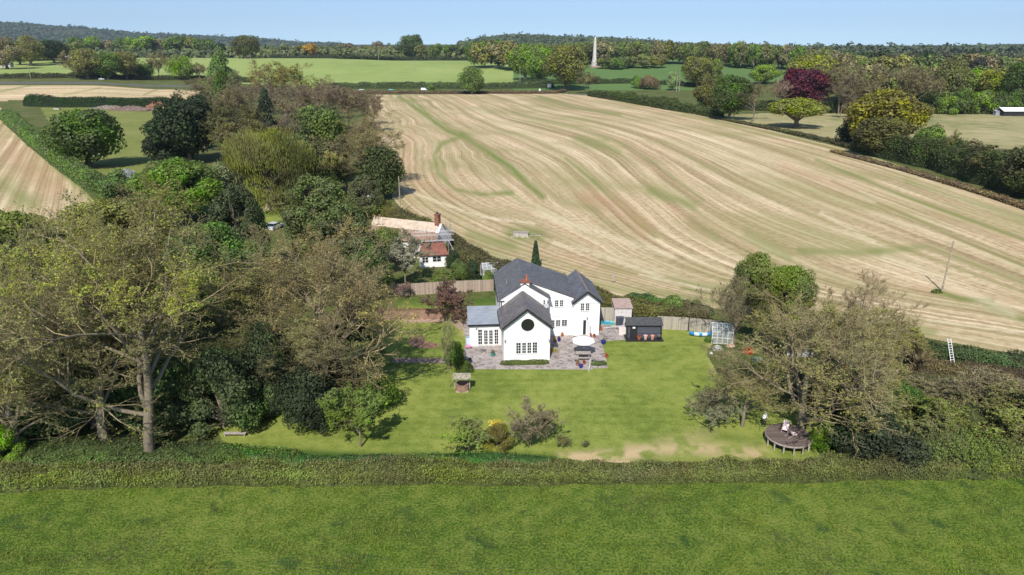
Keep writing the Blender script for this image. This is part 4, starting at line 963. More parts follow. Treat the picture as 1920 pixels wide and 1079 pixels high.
# parasol and picnic table
ux, uy = A(1094, 636, 2.35)
par = thing("parasol", "white square garden parasol standing through the picnic table", "parasol", (ux, uy, 0))
cnp = MB(); N_ = 8; rim = []; CLOTH = mat("canopy_cloth", (.82, .81, .79), .8, .02, 2)
for k in range(N_):
    a = 2 * math.pi * (k + .5) / N_; rim.append((1.42 * math.cos(a), 1.42 * math.sin(a), 2.2))
for k in range(N_):
    a, b_ = rim[k], rim[(k + 1) % N_]; cnp.face([a, b_, (0, 0, 2.72)]); cnp.face([b_, a, (a[0], a[1], 2.06), (b_[0], b_[1], 2.06)])
    cnp.face([(0, 0, 2.69), (b_[0], b_[1], 2.17), (a[0], a[1], 2.17)])
cnp.build("canopy", CLOTH, par)
MB().tube([(0, 0, 0), (0, 0, 2.7)], .03, 8).build("pole", METAL, par)
for k in range(N_): a = rim[k]; MB().bar((0, 0, 2.1), (a[0] * .6, a[1] * .6, 2.36), .02).build("rib", METAL, par)
MB().lathe([(.25, 0), (.25, .06), (.05, .1)], 12).build("base", DARKTRIM, par)
pt = thing("picnic_table", "grey weathered wooden picnic table with benches under the white parasol", "picnic table", (ux, uy - .45, 0))
tb = MB()
for k in range(6): tb.box(-.9, .9, -.42 + k * .145, -.42 + k * .145 + .13, .70, .74)
tb.build("tabletop", WOODG, pt)
for sy in (-1, 1):
    bb = MB()
    for q in (0, .15): bb.box(-.9, .9, sy * .8 - .14 + q, sy * .8 - .01 + q, .42, .46)
    bb.build("bench", WOODG, pt)
for sx in (-.65, .65):
    MB().bar((sx, -.75, 0), (sx, -.25, .69), .05, .1).build("leg", WOODG, pt); MB().bar((sx, .75, 0), (sx, .25, .69), .05, .1).build("leg", WOODG, pt)
    MB().bar((sx, -.9, .39), (sx, .9, .39), .05, .08).build("bearer", WOODG, pt)
# slatted chairs at the near side of the table
def chair(x, y, rz, label):
    t = thing("garden_chair", label, "garden chair", (x, y, 0), rz, "pale garden chairs round the picnic table")
    s = MB(); b_ = MB()
    for k in range(4): s.box(-.25, .25, -.22 + k * .115, -.12 + k * .115, .42, .445)
    for k in range(5): b_.box(-.24 + k * .1, -.16 + k * .1, -.29, -.26, .5, 1.0)
    b_.box(-.27, .27, -.29, -.255, 1.0, 1.06)
    s.build("seat", WOODG, t); b_.build("backrest", WOODG, t)
    for ax in (-.23, .23):
        for ay in (-.24, .22): MB().box(ax - .025, ax + .025, ay - .02, ay + .02, 0, .42).build("leg", WOODG, t)
    return t
chair(ux - .95, uy - 1.7, -.3, "pale slatted garden chair at the near left corner of the picnic table")
chair(ux + .95, uy - 1.7, .3, "pale slatted garden chair at the near right corner of the picnic table")
# plant pots
def foliage_ball(n, r, zc, seed, leaf=.09, flat=1.0):
    rng = np.random.default_rng(seed); d = unit(rng.normal(0, 1, (n, 3))); p = d * (rng.random(n) ** .5)[:, None] * r * np.array([1, 1, flat]) + np.array([0, 0, zc])
    V, F = leafquads(rng, p, d, leaf); return meshnp("leaves", V, [F], [LEAF])
def pot(px, py, r, h, mtl, label, plant=None, pr_=.25, name="plant_pot", group=None, flower=None, z=.03):
    x, y = A(px, py, z)
    t = thing(name, label, "plant pot", (x, y, z), 0, group)
    MB().lathe([(r * .62, 0), (r * .95, h * .8), (r, h * .86), (r * 1.06, h * .88), (r * 1.06, h), (r * .9, h), (r * .88, h * .9)], 14).build("pot", mtl, t)
    if plant:
        o = link("plant", foliage_ball(260, pr_, h + pr_ * .6, int(px * 7), .08), t); o.color = (*plant, 1)
    return t
FLO = (.55, .40, .03)
pot(871, 684, .25, .4, BLUEPOT, "blue glazed pot of dark leaves, left one of the pair at the patio corner", DG, .25)
pot(881, 681, .25, .42, BLUEPOT, "blue glazed pot, right one of the pair at the patio corner near the ivy", DG, .2)
pot(924, 668, .27, .42, TEALPOT, "turquoise glazed pot beside the corner of the front gable wall", (.2, .2, .06), .28)
pot(1089, 690, .26, .42, BLUEPOT, "dark blue round pot in front of the picnic table among terracotta", None)
pot(1083, 686, .2, .3, TERRA, "terracotta pot with straggly plant left of the dark blue pot", (.3, .2, .08), .3)
pot(1095, 684, .18, .28, TERRA, "terracotta pot with red flowers behind the dark blue pot", (.35, .1, .04), .22)
pot(1131, 645, .33, .45, BLUEPOT, "wide blue pot with tall green shrub on the patio's right edge", GR, .6)
pot(1048, 640, .22, .35, BLUEPOT, "small blue pot of purple flowers beside the main house wall", (.1, .04, .2), .22)
pot(1040, 641, .2, .2, TERRA, "terracotta bowl of yellow flowers under the ground floor window", FLO, .3)
pot(1054, 631, .2, .25, TERRA, "terracotta pot of orange flowers against the main house wall", (.5, .2, .04), .22)
pot(1107, 632, .2, .3, TERRA, "terracotta pot left of the pair beside the open back door", (.3, .08, .03), .15)
pot(1114, 633, .22, .3, TERRA, "terracotta pot right of the pair beside the open back door", (.3, .1, .04), .15)
pot(1126, 620, .25, .3, TERRA, "terracotta pot of orange blooms at the corner of the small gable", (.5, .15, .03), .25)
pot(1137, 671, .2, .25, TERRA, "terracotta bowl of orange flowers at the patio's right corner", (.5, .14, .04), .3)
for q, (px, lab, mt_, pl) in enumerate(((1198, "terracotta pot with red geranium on the shed's deck", TERRA, (.35, .12, .04)), (1210, "pale pink barrel planter in the middle of the shed's deck", mat("pale_pink", (.6, .42, .38), .7, .1, 5), None), (1223, "salmon pink planter with pointed lid right on the shed's deck", mat("salmon", (.6, .28, .2), .7, .1, 5), None), (1235, "small dark pot with pale plant at the end of the shed's deck", DARKTRIM, (.35, .3, .28)))):
    pot(px, 636.5, .26, .55 if q in (1, 2) else .38, mt_, lab, pl, .22, z=.13)
for px, py, col, lab in ((1038, 660, (.42, .40, .05), "clump of acid yellow flowers on the paving beside the gable wall"), (900, 648, (.12, .14, .05), "low trailing plant at the foot of the glazed doors")):
    x, y = A(px, py); o = link("flowering_plant", foliage_ball(500, .75 if px > 1000 else .3, .15, px, .1, .35), None, (x, y, .03)); o.color = (*col, 1); tag(o, lab, "plant")
# water butt with pink bowl, bistro table, step stones
x, y = A(879, 648); wb = thing("water_butt", "pale blue and white barrel standing on a pink base beside the side room", "water butt", (x, y, .03))
MB().lathe([(.34, 0), (.38, .3), (.38, .9), (.33, 1.15)], 16).build("barrel", mat("pale_blue", (.50, .60, .68), .4, .05, 3), wb)
MB().lathe([(.37, 1.15), (.37, 1.22), (.2, 1.3), (.05, 1.32)], 16).build("lid", mat("green_grey", (.22, .33, .33), .5, .1, 3), wb)
x, y = A(880, 652); tag(MB().lathe([(.22, 0), (.36, .16), (.38, .2), (.33, .2)], 14).build("washing_up_bowl", mat("pink_plastic", (.75, .22, .42), .4, .05, 3), None, (x - .1, y - .1, .04)), "bright pink bowl on the ground at the foot of the pale blue barrel", "bowl")
x, y = A(903, 662); bt = thing("bistro_table", "round slatted folding bistro table on the paving by the glazed doors", "bistro table", (x, y, .03))
r_ = MB()
for k in range(9): xx = -.42 + k * .105; hh = math.sqrt(max(.45 ** 2 - xx * xx, .01)); r_.box(xx - .035, xx + .035, -hh, hh, .7, .73)
r_.build("tabletop", WOODG, bt)
for s_ in (-1, 1):
    MB().bar((-.3 * s_, -.2, 0), (.3 * s_, -.2, .7), .035).build("leg", WOODG, bt); MB().bar((-.3 * s_, .2, 0), (.3 * s_, .2, .7), .035).build("leg", WOODG, bt)
# wishing well: round brick wall, two posts and a small pitched roof
x, y = A(867, 731)
well = thing("wishing_well", "brick wishing well with a small tiled roof standing on the lawn", "well", (x, y, 0), .02)
wl = MB(); wl.lathe([(.95, 0), (.95, .09)], 4); wl.v = [(a * math.cos(.785) - b_ * math.sin(.785), a * math.sin(.785) + b_ * math.cos(.785), c_) for a, b_, c_ in wl.v]
wl.build("slab", mat("pink_paving", (.45, .33, .26), .9, .15, 3), well)
wv = MB(); N_ = 20
for k in range(N_):
    a, b_ = 2 * math.pi * k / N_, 2 * math.pi * (k + 1) / N_
    wv.prism([(r2 * math.cos(t2), r2 * math.sin(t2), .09) for r2, t2 in ((.55, a), (.74, a), (.74, b_), (.55, b_))], (0, 0, .68))
wv.build("brick_ring", OLDBRICK, well)
MB().lathe([(.54, .1), (.54, .3)], 16).build("water", GLASS, well)
for s_ in (-1, 1): MB().box(s_ * .82 - .05, s_ * .82 + .05, -.05, .05, .09, 1.75).build("post", WOODG, well)
MB().tube([(-.8, 0, 1.25), (.8, 0, 1.25)], .05, 8).build("winding_bar", WOODG, well)
WROOF = mat("mossy_tiles", (.30, .27, .20), .9, .3, 4)
MB().slab([(-.98, -.72, 1.62), (.98, -.72, 1.62), (.98, 0, 2.05), (-.98, 0, 2.05)], .07).slab([(-.98, .01, 2.05), (.98, .01, 2.05), (.98, .72, 1.62), (-.98, .72, 1.62)], .07).build("roof", WROOF, well)
# fences, walls
def fence(label, pts, h, mtl, name="fence", t=.05, world=False, cat="fence", posts=2.0, z0=0.0, capm=None):
    P = [p if world else A(*p) for p in pts]
    o = thing(name, label, cat, (P[0][0], P[0][1], z0)); x0, y0 = P[0]
    m_ = MB(); cp = MB(); pm = []
    for a, b_ in zip(P[:-1], P[1:]):
        a = Vector((a[0] - x0, a[1] - y0, 0)); b_ = Vector((b_[0] - x0, b_[1] - y0, 0)); d = (b_ - a).normalized(); nn = Vector((-d.y, d.x, 0)) * t / 2
        m_.prism([a - nn, b_ - nn, b_ + nn, a + nn], (0, 0, h))
        if capm: cp.prism([a - nn * 1.4 + Vector((0, 0, h + .003)), b_ - nn * 1.4 + Vector((0, 0, h + .003)), b_ + nn * 1.4 + Vector((0, 0, h + .003)), a + nn * 1.4 + Vector((0, 0, h + .003))], (0, 0, .06))
        if posts:
            k = max(int((b_ - a).length / posts), 1)
            for i in range(k + 1): q = a + (b_ - a) * i / k; pm.append(q)
    m_.build("panel" if posts else "wall_face", mtl, o)
    if capm: cp.build("coping", capm, o)
    for q in pm: MB().box(q.x - .05, q.x + .05, q.y - .1 - t / 2, q.y - t / 2 - .004, 0, h + .08).build("post", mtl, o)
    return o
fence("tall vertical board fence behind the left lawn and the purple shrub", [(700, 557), (770, 554), (850, 549), (925, 546)], 1.9, FENCEW)
fence("curved grey board fence behind the shed and the kayak", [(1232, 617), (1290, 620), (1345, 626)], 1.85, FENCEG)
fence("old brick garden wall with rubble at its foot behind the left lawn", [(705, 600), (760, 599), (838, 599), (880, 600)], 1.5, OLDBRICK, name="garden_wall", t=.25, cat="garden wall", posts=0, capm=BRICK)
fence("wooden ledged gate beside the small gable of the house", [(1124, 603), (1152, 604)], 2.1, FENCEG, name="gate", cat="gate", posts=0)
x, y = A(1152, 607); o = thing("outbuilding", "low whitewashed outbuilding with a pink grey roof behind the bins", "outbuilding", (x, y, 0), .0)
MB().box(0, 2.3, 0, 3, 0, 2.3).build("wall", mat("weathered_white", (.58, .54, .52), .9, .12, 2), o); MB().slab([(-.1, -.15, 2.32), (2.45, -.15, 2.32), (2.45, 3.1, 2.6), (-.1, 3.1, 2.6)], .08).build("roof", mat("pink_grey_roof", (.38, .28, .24), .9, .1, 2), o)
# gravel yard at the side
# wheelie bins, recycling boxes
for px, col, lab in ((1158, (.06, .07, .09), "dark grey wheelie bin left of the pair by the whitewashed outbuilding"), (1165, (.05, .06, .08), "dark grey wheelie bin right of the pair next to the shed end")):
    x, y = A(px, 610); o = thing("wheelie_bin", lab, "wheelie bin", (x, y, .03)); mm = mat("bin_plastic", col, .5, .08, 3)
    MB().prism([(-.24, -.28, .08), (.24, -.28, .08), (.24, .28, .08), (-.24, .28, .08)], (0, 0, 1.0)).build("body", mm, o); MB().slab([(-.27, -.33, 1.1), (.27, -.33, 1.1), (.27, .33, 1.17), (-.27, .33, 1.17)], .05).build("lid", mm, o)
    for s_ in (-.2, .2): MB().tube([(s_ - .03, .25, .1), (s_ + .03, .25, .1)], .1, 10).build("wheel", DARKTRIM, o)
for px, py, col, lab in ((1131, 608, (.05, .30, .30), "teal recycling box furthest left beside the gate"), (1139, 608, (.05, .28, .42), "blue recycling box in the middle of the row by the gate"), (1147, 609, (.06, .32, .28), "green recycling box at the right of the row by the gate")):
    x, y = A(px, py); o = thing("recycling_box", lab, "recycling box", (x, y, .03)); MB().box(-.3, .3, -.2, .2, 0, .36).build("body", mat("box_plastic", col, .5, .05, 3), o); MB().box(-.32, .32, -.22, .22, .364, .4).build("lid", mat("box_lid", tuple(np.array(col) * 1.5 + .1), .5, .05, 3), o)
x, y = A(1166, 627); o = tag(MB().box(-.45, .45, -.3, .3, 0, .95).build("water_tank", mat("tank_white", (.66, .60, .57), .6, .08, 3), None, (x, y, .03)), "off white rectangular tank standing at the left end of the shed", "tank")
x, y = A(1152, 621); wh = thing("rotary_drier", "fallen rotary washing line lying across the paving by the shed", "washing line", (x, y, .05))
MB().bar((-1.6, .6, .1), (2.6, -.1, 1.0), .04).build("arm", ALU, wh); MB().bar((.6, -.9, .1), (1.6, .9, .9), .035).build("arm", ALU, wh); MB().bar((1.0, -.2, 0), (1.2, .1, 1.5), .04).build("pole", ALU, wh)
# kayak
x, y = A(1313, 631); ky = thing("kayak", "blue and white kayak lying against the grey fence", "kayak", (x, y, 0), -.12)
kb = MB(); prof = []
KM = [mat("kayak_blue", (.03, .22, .50), .35, .05, 3), mat("kayak_white", (.62, .72, .75), .35, .05, 3)]
L_ = 1.45
for i in range(15):
    t = i / 14 * 2 - 1; wdt = .42 * math.sqrt(max(1 - t * t, .01)); prof.append((t * L_, wdt, .12 + .18 * t * t))
def ksec(x_, w_, z_): return [(x_, -w_, z_ + .26), (x_, -w_ * .8, z_ + .05), (x_, 0, z_ - .1), (x_, w_ * .8, z_ + .05), (x_, w_, z_ + .26), (x_, w_ * .4, z_ + .36), (x_, -w_ * .4, z_ + .36)]
S_ = [ksec(*p) for p in prof]
for i in range(14):
    for k in range(7): j = (k + 1) % 7; kb.face([S_[i][k], S_[i][j], S_[i + 1][j], S_[i + 1][k]])
kb.face(S_[0]); kb.face(S_[-1][::-1])
ko = kb.build("hull", KM, ky)
for f in ko.data.polygons: f.material_index = 1 if (abs(abs(f.center.x) - .55) < .28) else 0
MB().lathe([(.26, 0), (.28, .05), (.2, .06)], 14, (0, 0), .47).build("cockpit", mat("kayak_pale", (.25, .55, .60), .4, .05, 3), ky)
# glass greenhouse near the kayak (aluminium frame)
def greenhouse(px, py, w_, d_, h_, rz, label, roofonly=False, slope_roof=False):
    x, y = A(px, py); g_ = thing("greenhouse", label, "greenhouse", (x, y, 0), rz)
    fr = MB(); gl = MB(); hr = h_ + .7; T = .05
    for i in range(5):
        X = w_ * i / 4
        for a, b_ in (((X, 0, 0), (X, 0, h_)), ((X, d_, 0), (X, d_, h_)), ((X, 0, h_), (X, d_ / 2, hr)), ((X, d_, h_), (X, d_ / 2, hr))): fr.bar(a, b_, T)
    for z, yy in ((.03, 0), (.03, d_), (h_, 0), (h_, d_), (hr, d_ / 2), ((h_ + hr) / 2, d_ / 4), ((h_ + hr) / 2, d_ * .75), (h_ / 2, 0)): fr.bar((0, yy, z), (w_, yy, z), T)
    for X in (0, w_):
        fr.bar((X, 0, .03), (X, d_, .03), T); fr.bar((X, 0, h_), (X, d_, h_), T)
    fr.build("frame", ALU, g_)
    GH, n, l, b = newmat("greenhouse_glass"); b.inputs["Base Color"].default_value = (.75, .8, .8, 1); b.inputs["Roughness"].default_value = .08; b.inputs["Alpha"].default_value = .28
    gl.face([(0, 0, h_), (w_, 0, h_), (w_, d_ / 2, hr), (0, d_ / 2, hr)]).face([(0, d_ / 2, hr), (w_, d_ / 2, hr), (w_, d_, h_), (0, d_, h_)]).face([(0, 0, .05), (w_, 0, .05), (w_, 0, h_), (0, 0, h_)]).face([(0, 0, .05), (0, 0, h_), (0, d_, h_), (0, d_, .05)]).face([(w_, 0, .05), (w_, d_, .05), (w_, d_, h_), (w_, 0, h_)])
    gl.build("glass", GH, g_); return g_
greenhouse(1334, 644, 2.6, 3.0, 1.6, -.15, "small aluminium greenhouse at the end of the grey fence")
greenhouse(906, 523, 2.9, 2.6, 1.6, .2, "aluminium greenhouse with dark panes behind the left fence")
# garden clutter right
def heap(px, py, r, h, col, label, name, cat, seed=0, leaf=.25, n=220, flat=.5, z=0):
    x, y = A(px, py); rng = np.random.default_rng(seed + int(px)); d = unit(rng.normal(0, 1, (n, 3))); d[:, 2] = np.abs(d[:, 2])
    p = d * (.7 + .3 * rng.random(n))[:, None] * np.array([r, r * .7, h]); V, F = leafquads(rng, p, d, leaf, .8, .5)
    o = link(name, meshnp(name, V, [F], [LEAF]), None, (x, y, z)); o.color = (*col, 1); return tag(o, label, cat)
heap(1402, 662, .75, .9, (.75, .10, .03), "bright orange red flowering azalea beyond the right end of the lawn", "flowering_shrub", "shrub", leaf=.2, n=420)
heap(1421, 676, .8, .4, (.22, .36, .26), "pale green crumpled groundsheet beside the orange red shrub", "groundsheet", "groundsheet")
heap(1345, 656, .7, .6, (.42, .42, .38), "pile of pale garden rubbish in front of the small greenhouse", "rubbish_pile", "rubbish pile", leaf=.2)
heap(1370, 650, .5, .4, (.45, .32, .28), "pinkish heap of prunings right of the pale rubbish pile", "prunings_pile", "prunings pile", leaf=.2)
heap(1333, 664, .2, .3, (.75, .72, .70), "small white sack at the edge of the lawn by the rubbish", "sack", "sack", leaf=.15, n=60)
heap(1872, 702, .45, .5, (.85, .84, .84), "crumpled white sack at the foot of the bramble bank", "sack", "sack", leaf=.3, n=90)
heap(1885, 708, .3, .2, (.75, .74, .72), "torn white plastic scrap right of the crumpled white sack", "plastic_scrap", "plastic scrap", leaf=.2, n=60)
heap(1806, 693, .5, .3, (.30, .48, .62), "light blue plastic sheet at the foot of the ladder", "plastic_sheet", "plastic sheet", leaf=.35, n=60)
heap(1752, 702, .9, .6, (.42, .27, .17), "brown leaf heap on the ground left of the ladder", "leaf_heap", "leaf heap", leaf=.18, n=500)
heap(1692, 736, .8, .5, (.06, .32, .48), "bright turquoise tarpaulin crumpled in the scrub", "tarpaulin", "tarpaulin", leaf=.3, n=150)
heap(1737, 736, .5, .35, (.06, .16, .42), "dark blue plastic crate rubbish right of the turquoise tarpaulin", "plastic_rubbish", "rubbish", leaf=.25, n=80)
heap(1655, 763, .8, .15, (.10, .18, .42), "flat blue tarpaulin among the dark bushes", "tarpaulin", "tarpaulin", leaf=.4, n=60)
heap(1645, 704, .6, .35, (.10, .09, .26), "purple blue bags lying under the bare branches", "bags", "bags", leaf=.3, n=80)
heap(1680, 698, .6, .35, (.55, .42, .38), "pink and white rags beside the purple blue bags", "rags", "rags", leaf=.2, n=120)
heap(1585, 692, .35, .4, (.50, .22, .08), "orange brown bucket shaped heap under the branches", "heap", "heap", leaf=.2, n=80)
heap(1612, 690, .4, .3, (.28, .30, .38), "grey blue bag right of the orange brown heap", "bag", "bag", leaf=.25, n=60)
# grey corrugated shelter in the trees, white frames
x, y = A(1476, 668); o = thing("polytunnel", "translucent grey plastic covered shelter behind the bare trees", "shelter", (x, y, 0), -.1)
MB().prism([(0, 0, 0), (0, 2.0, 0), (0, 2.0, 1.5), (0, 1.0, 1.95), (0, 0, 1.5)][::-1], (3.6, 0, 0)).build("cover", mat("grey_sheet", (.33, .36, .42), .5, .3, 1.6), o)
MB().bar((0, -.04, 1.5), (3.6, -.04, 1.5), .06).bar((0, -.04, 0), (0, -.04, 1.5), .06).bar((3.6, -.04, 0), (3.6, -.04, 1.5), .06).build("frame", ALU, o)
x, y = A(1640, 684); o = thing("window_frame_stack", "old white painted window frame propped up among the trees", "window frame", (x, y, 0), .1)
MB().bar((0, 0, 0), (.3, .25, 2.4), .09).bar((.12, 0, 0), (.42, .25, 2.4), .07).build("stile", WTRIM, o); MB().bar((-.5, .25, 2.4), (.42, .25, 2.4), .09).build("rail", WTRIM, o)
x, y = A(1612, 676); o = tag(MB().bar((0, 0, 0), (.1, .25, 1.7), .09).bar((-.3, .25, 1.7), (.1, .25, 1.7), .08).build("timber", WTRIM, None, (x, y, 0)), "short white painted timber leaning left of the window frame", "timber")
# ladder against the ivy bank
x, y = A(1788, 692); ld = thing("ladder", "long aluminium ladder leaning against the ivy bank on the right", "ladder", (x, y, 0), .06)
Lh = 3.6; tp = (-.25, 1.5, Lh * .92)
for s_ in (-.21, .21): MB().bar((s_, 0, 0), (s_ + tp[0], tp[1], tp[2]), .06, .04).build("rail", ALU, ld)
for k in range(12):
    t = (k + .7) / 12.4; MB().bar((-.19 + tp[0] * t, tp[1] * t, tp[2] * t), (.19 + tp[0] * t, tp[1] * t, tp[2] * t), .05).build("rung", ALU, ld)
# raised round deck with posts, two deckchairs, lamp post-like stump
x, y = A(1476, 832); dk = thing("raised_deck", "round raised timber deck built under the bare tree", "deck", (x, y, 0))
Rk, hk = 2.1, .95
dd = MB(); dd.lathe([(Rk, 0), (Rk, .05)], 40, (0, 0), hk - .02); dd.build("boards", DECKW, dk)
rmb = MB(); rmb.lathe([(Rk + .005, 0), (Rk + .04, 0), (Rk + .04, .14), (Rk + .005, .14)], 40, (0, 0), hk - .16); rmb.build("rim", WOODG, dk)
for k in range(14):
    a = 2 * math.pi * (k + .3) / 14; MB().box(Rk * .96 * math.cos(a) - .06, Rk * .96 * math.cos(a) + .06, Rk * .96 * math.sin(a) - .06, Rk * .96 * math.sin(a) + .06, -.02, hk - .17).build("post", WOODG, dk)
def deckchair(px, py, rz, label):
    x, y = A(px, py, hk + .03); t = thing("deckchair", label, "deckchair", (x, y, hk + .03), rz, "pale pink deckchairs on the round deck")
    for s_ in (-.28, .28):
        MB().bar((s_, -.55, .02), (s_, .45, .85), .04).build("frame_rail", WOODG, t); MB().bar((s_ * .9, .5, .02), (s_ * .9, -.35, .42), .04).build("frame_rail", WOODG, t)
    c_ = MB(); pr0 = [(-.5, .32), (-.3, .22), (-.05, .25), (.2, .48), (.45, .88)]
    for (a, za), (b_, zb_) in zip(pr0[:-1], pr0[1:]): c_.face([(-.27, a, za), (.27, a, za), (.27, b_, zb_), (-.27, b_, zb_)])
    for (a, za), (b_, zb_) in zip(pr0[:-1], pr0[1:]): c_.face([(-.27, b_, zb_ - .012), (.27, b_, zb_ - .012), (.27, a, za - .012), (-.27, a, za - .012)])
    c_.build("canvas", mat("pink_canvas", (.72, .55, .55), .8, .06, 4), t)
deckchair(1472, 808, -.5, "pale pink deckchair standing upright at the back of the round deck"); deckchair(1483, 819, 1.9, "pale pink deckchair turned sideways nearer the tree trunk")
# person by the deck: white top, dark trousers, facing away towards the house
def person(px, py, hgt, label):
    x, y = A(px, py); t = thing("person", label, "person", (x, y, 0), .4); s = hgt / 1.75
    verts = [(0, 0, .98), (0, .01, 1.15), (0, .02, 1.38), (0, .02, 1.50), (0, 0, 1.60), (0, -.01, 1.70),
             (.09, 0, .92), (.11, -.02, .50), (.11, .03, .09), (.12, -.12, .04), (-.09, 0, .92), (-.12, .06, .52), (-.13, .14, .10), (-.13, .0, .04),
             (.17, .02, 1.42), (.24, .02, 1.15), (.20, -.20, 1.02), (.19, -.27, .99), (-.17, .02, 1.42), (-.24, .05, 1.14), (-.22, -.16, 1.0), (-.21, -.23, .98)]
    edges = [(0, 1), (1, 2), (2, 3), (3, 4), (4, 5), (0, 6), (6, 7), (7, 8), (8, 9), (0, 10), (10, 11), (11, 12), (12, 13), (2, 14), (14, 15), (15, 16), (16, 17), (2, 18), (18, 19), (19, 20), (20, 21)]
    rad = [.145, .13, .16, .06, .085, .085, .09, .062, .045, .04, .09, .062, .045, .04, .06, .042, .03, .028, .06, .042, .03, .028]
    # hands: five fingers each
    for w_, sx in ((17, 1), (21, -1)):
        bx, by_, bz = verts[w_]
        for k in range(4):
            verts.append((bx + sx * (.03 - k * .02), by_ - .07 - .008 * (k in (1, 2)), bz - .02)); edges.append((w_, len(verts) - 1)); rad.append(.010)
            verts.append((bx + sx * (.03 - k * .02), by_ - .10, bz - .05)); edges.append((len(verts) - 2, len(verts) - 1)); rad.append(.008)
        verts.append((bx - sx * .05, by_ - .03, bz - .01)); edges.append((w_, len(verts) - 1)); rad.append(.011)
    me = bpy.data.meshes.new("body"); me.from_pydata([(a * s, b_ * s, c_ * s) for a, b_, c_ in verts], edges, [])
    SK = mat("skin", (.48, .28, .20), .6, .04, 6); SH = mat("white_shirt", (.78, .79, .82), .85, .03, 6); TR = mat("dark_trousers", (.035, .04, .055), .9, .1, 6); HR = mat("grey_hair", (.40, .38, .36), .9, .1, 20)
    o = link("body", me, t); sk = o.modifiers.new("skin", 'SKIN'); sk.use_smooth_shade = True
    for i, r2 in enumerate(rad): me.skin_vertices[0].data[i].radius = (r2 * s, r2 * s * (.75 if i in (0, 1, 2) else 1))
    me.skin_vertices[0].data[0].use_root = True
    ss = o.modifiers.new("sub", 'SUBSURF'); ss.levels = 2; ss.render_levels = 2
    dg = bpy.context.evaluated_depsgraph_get(); e2 = o.evaluated_get(dg); nm_ = bpy.data.meshes.new_from_object(e2)
    o.modifiers.clear(); o.data = nm_; nm_.materials.clear()
    for mm in (SK, SH, TR): nm_.materials.append(mm)
    for f in nm_.polygons:
        c_ = f.center / s; f.use_smooth = True
        if c_.z < 1.0 and abs(c_.x) < .19 and c_.y > -.14 or c_.z < .9: f.material_index = 2
        elif c_.z < 1.50 and not (c_.y < -.12 and c_.z < 1.1): f.material_index = 1
        else: f.material_index = 0
    h_ = MB(); h_.lathe([(.088, 0), (.098, .05), (.085, .10), (.04, .125)], 12, (0, .01 * s), 1.69 * s); h_.build("hair", HR, t, smooth=True)
    for sx in (-1, 1):
        MB().lathe([(.006, 0), (.012, .01), (.006, .02)], 8, (sx * .032 * s, -.093 * s), 1.69 * s).build("eye", DARKTRIM, t)
        MB().lathe([(.01, 0), (.02, .025), (.01, .05)], 8, (sx * .092 * s, 0), 1.655 * s).build("ear", SK, t)
    MB().prism([(-.014, -.088, 1.64), (.014, -.088, 1.64), (0, -.115, 1.645)], (0, 0, .045)).build("nose", SK, t)
    MB().box(-.025, .025, -.094, -.086, 1.605, 1.615).build("mouth", mat("lips", (.35, .12, .11), .6, .05, 4), t)
    return t
person(1432, 801, 1.74, "person in a white top and dark trousers standing beside the round deck")
# stone trough platform in the field, poles
def pole(label, px, py, top, name="telegraph_pole", r=.14, cross=0, group=None, leanpx=0, cat="telegraph pole", mtl=None):
    x, y, z = atT(px, py); h = CAM_H + y * slope(top) - z
    t = thing(name, label, cat, (x, y, z), 0, group)
    lean = leanpx / FPX * depth(y, z)
    MB().tube([(0, 0, 0), (lean, 0, h)], [r, r * .7], 8).build("shaft", mtl or POLEW, t)
    for k in range(cross):
        c_ = MB().box(lean - 1.2, lean + 1.2, -.08, .08, h - .5 - k * .9, h - .36 - k * .9).build("crossarm", POLEW, t)
        MB().box(lean - 1.0, lean - .9, -.03, .03, h - .35 - k * .9, h - .2 - k * .9).box(lean + .9, lean + 1.0, -.03, .03, h - .35 - k * .9, h - .2 - k * .9).build("insulator", DARKTRIM, c_)
    return t
pole("bare wooden pole standing alone in the stubble field at the right", 1766, 546, 452, leanpx=2)
pole("wooden pole beside the hedge above the cottage", 751, 398, 331)
p_ = pole("wooden pole with crossarm clad in dark ivy behind the house", 1004, 506, 437, cross=1)
x, y, z = atT(1004, 506)
hh = CAM_H + y * slope(452)
rng = np.random.default_rng(5); n = 2600; t = rng.random(n) ** 1.1; a = rng.random(n) * 6.28; rr = .75 * (1 - t) ** .8 + .12
V, F = leafquads(rng, np.stack([rr * np.cos(a), rr * np.sin(a), t * hh], 1), np.stack([np.cos(a), np.sin(a), a * 0 + .2], 1), .22)
V0, F0 = tubes(np.array([[[0, 0, 0], [0, 0, hh * .5], [0, 0, hh * .96]]]), np.array([[.6, .38, .1]]), 10)
Vm, Fm, Mm = merge([(V, F, 0), (V0, F0, 1)])
o = link("ivy", meshnp("ivy", Vm, Fm, [LEAF, core_mat(DG)], Mm), p_); o.color = (.05, .10, .04, 1)
heap(1756, 549, .9, .5, (.10, .15, .03), "tuft of green weeds at the foot of the bare wooden pole", "weed_tuft", "weeds", leaf=.25, n=200)
x, y = A(977, 443); tr = thing("stone_trough", "grey block and pallet water trough on a grassy patch in the stubble field", "trough", (x, y, 0), -.15)
STN = mat("concrete_grey", (.42, .38, .33), .9, .15, 2)
MB().box(-1.5, 1.5, -.8, -.6, 0, .75).box(-1.5, 1.5, .6, .8, 0, .75).box(-1.5, -1.3, -.6, .6, 0, .75).box(1.3, 1.5, -.6, .6, 0, .75).build("wall", STN, tr)
pl_ = MB()
for k in range(7): pl_.box(-1.55 + k * .45, -1.2 + k * .45, -.85, .85, .76, .82)
pl_.build("pallet_top", WOODG, tr)
for q in range(4): MB().box(-1.9 + q * 1.1, -1.5 + q * 1.1, -1.25 - .1 * (q % 2), -.98, 0, .2).build("loose_block", STN, tr)
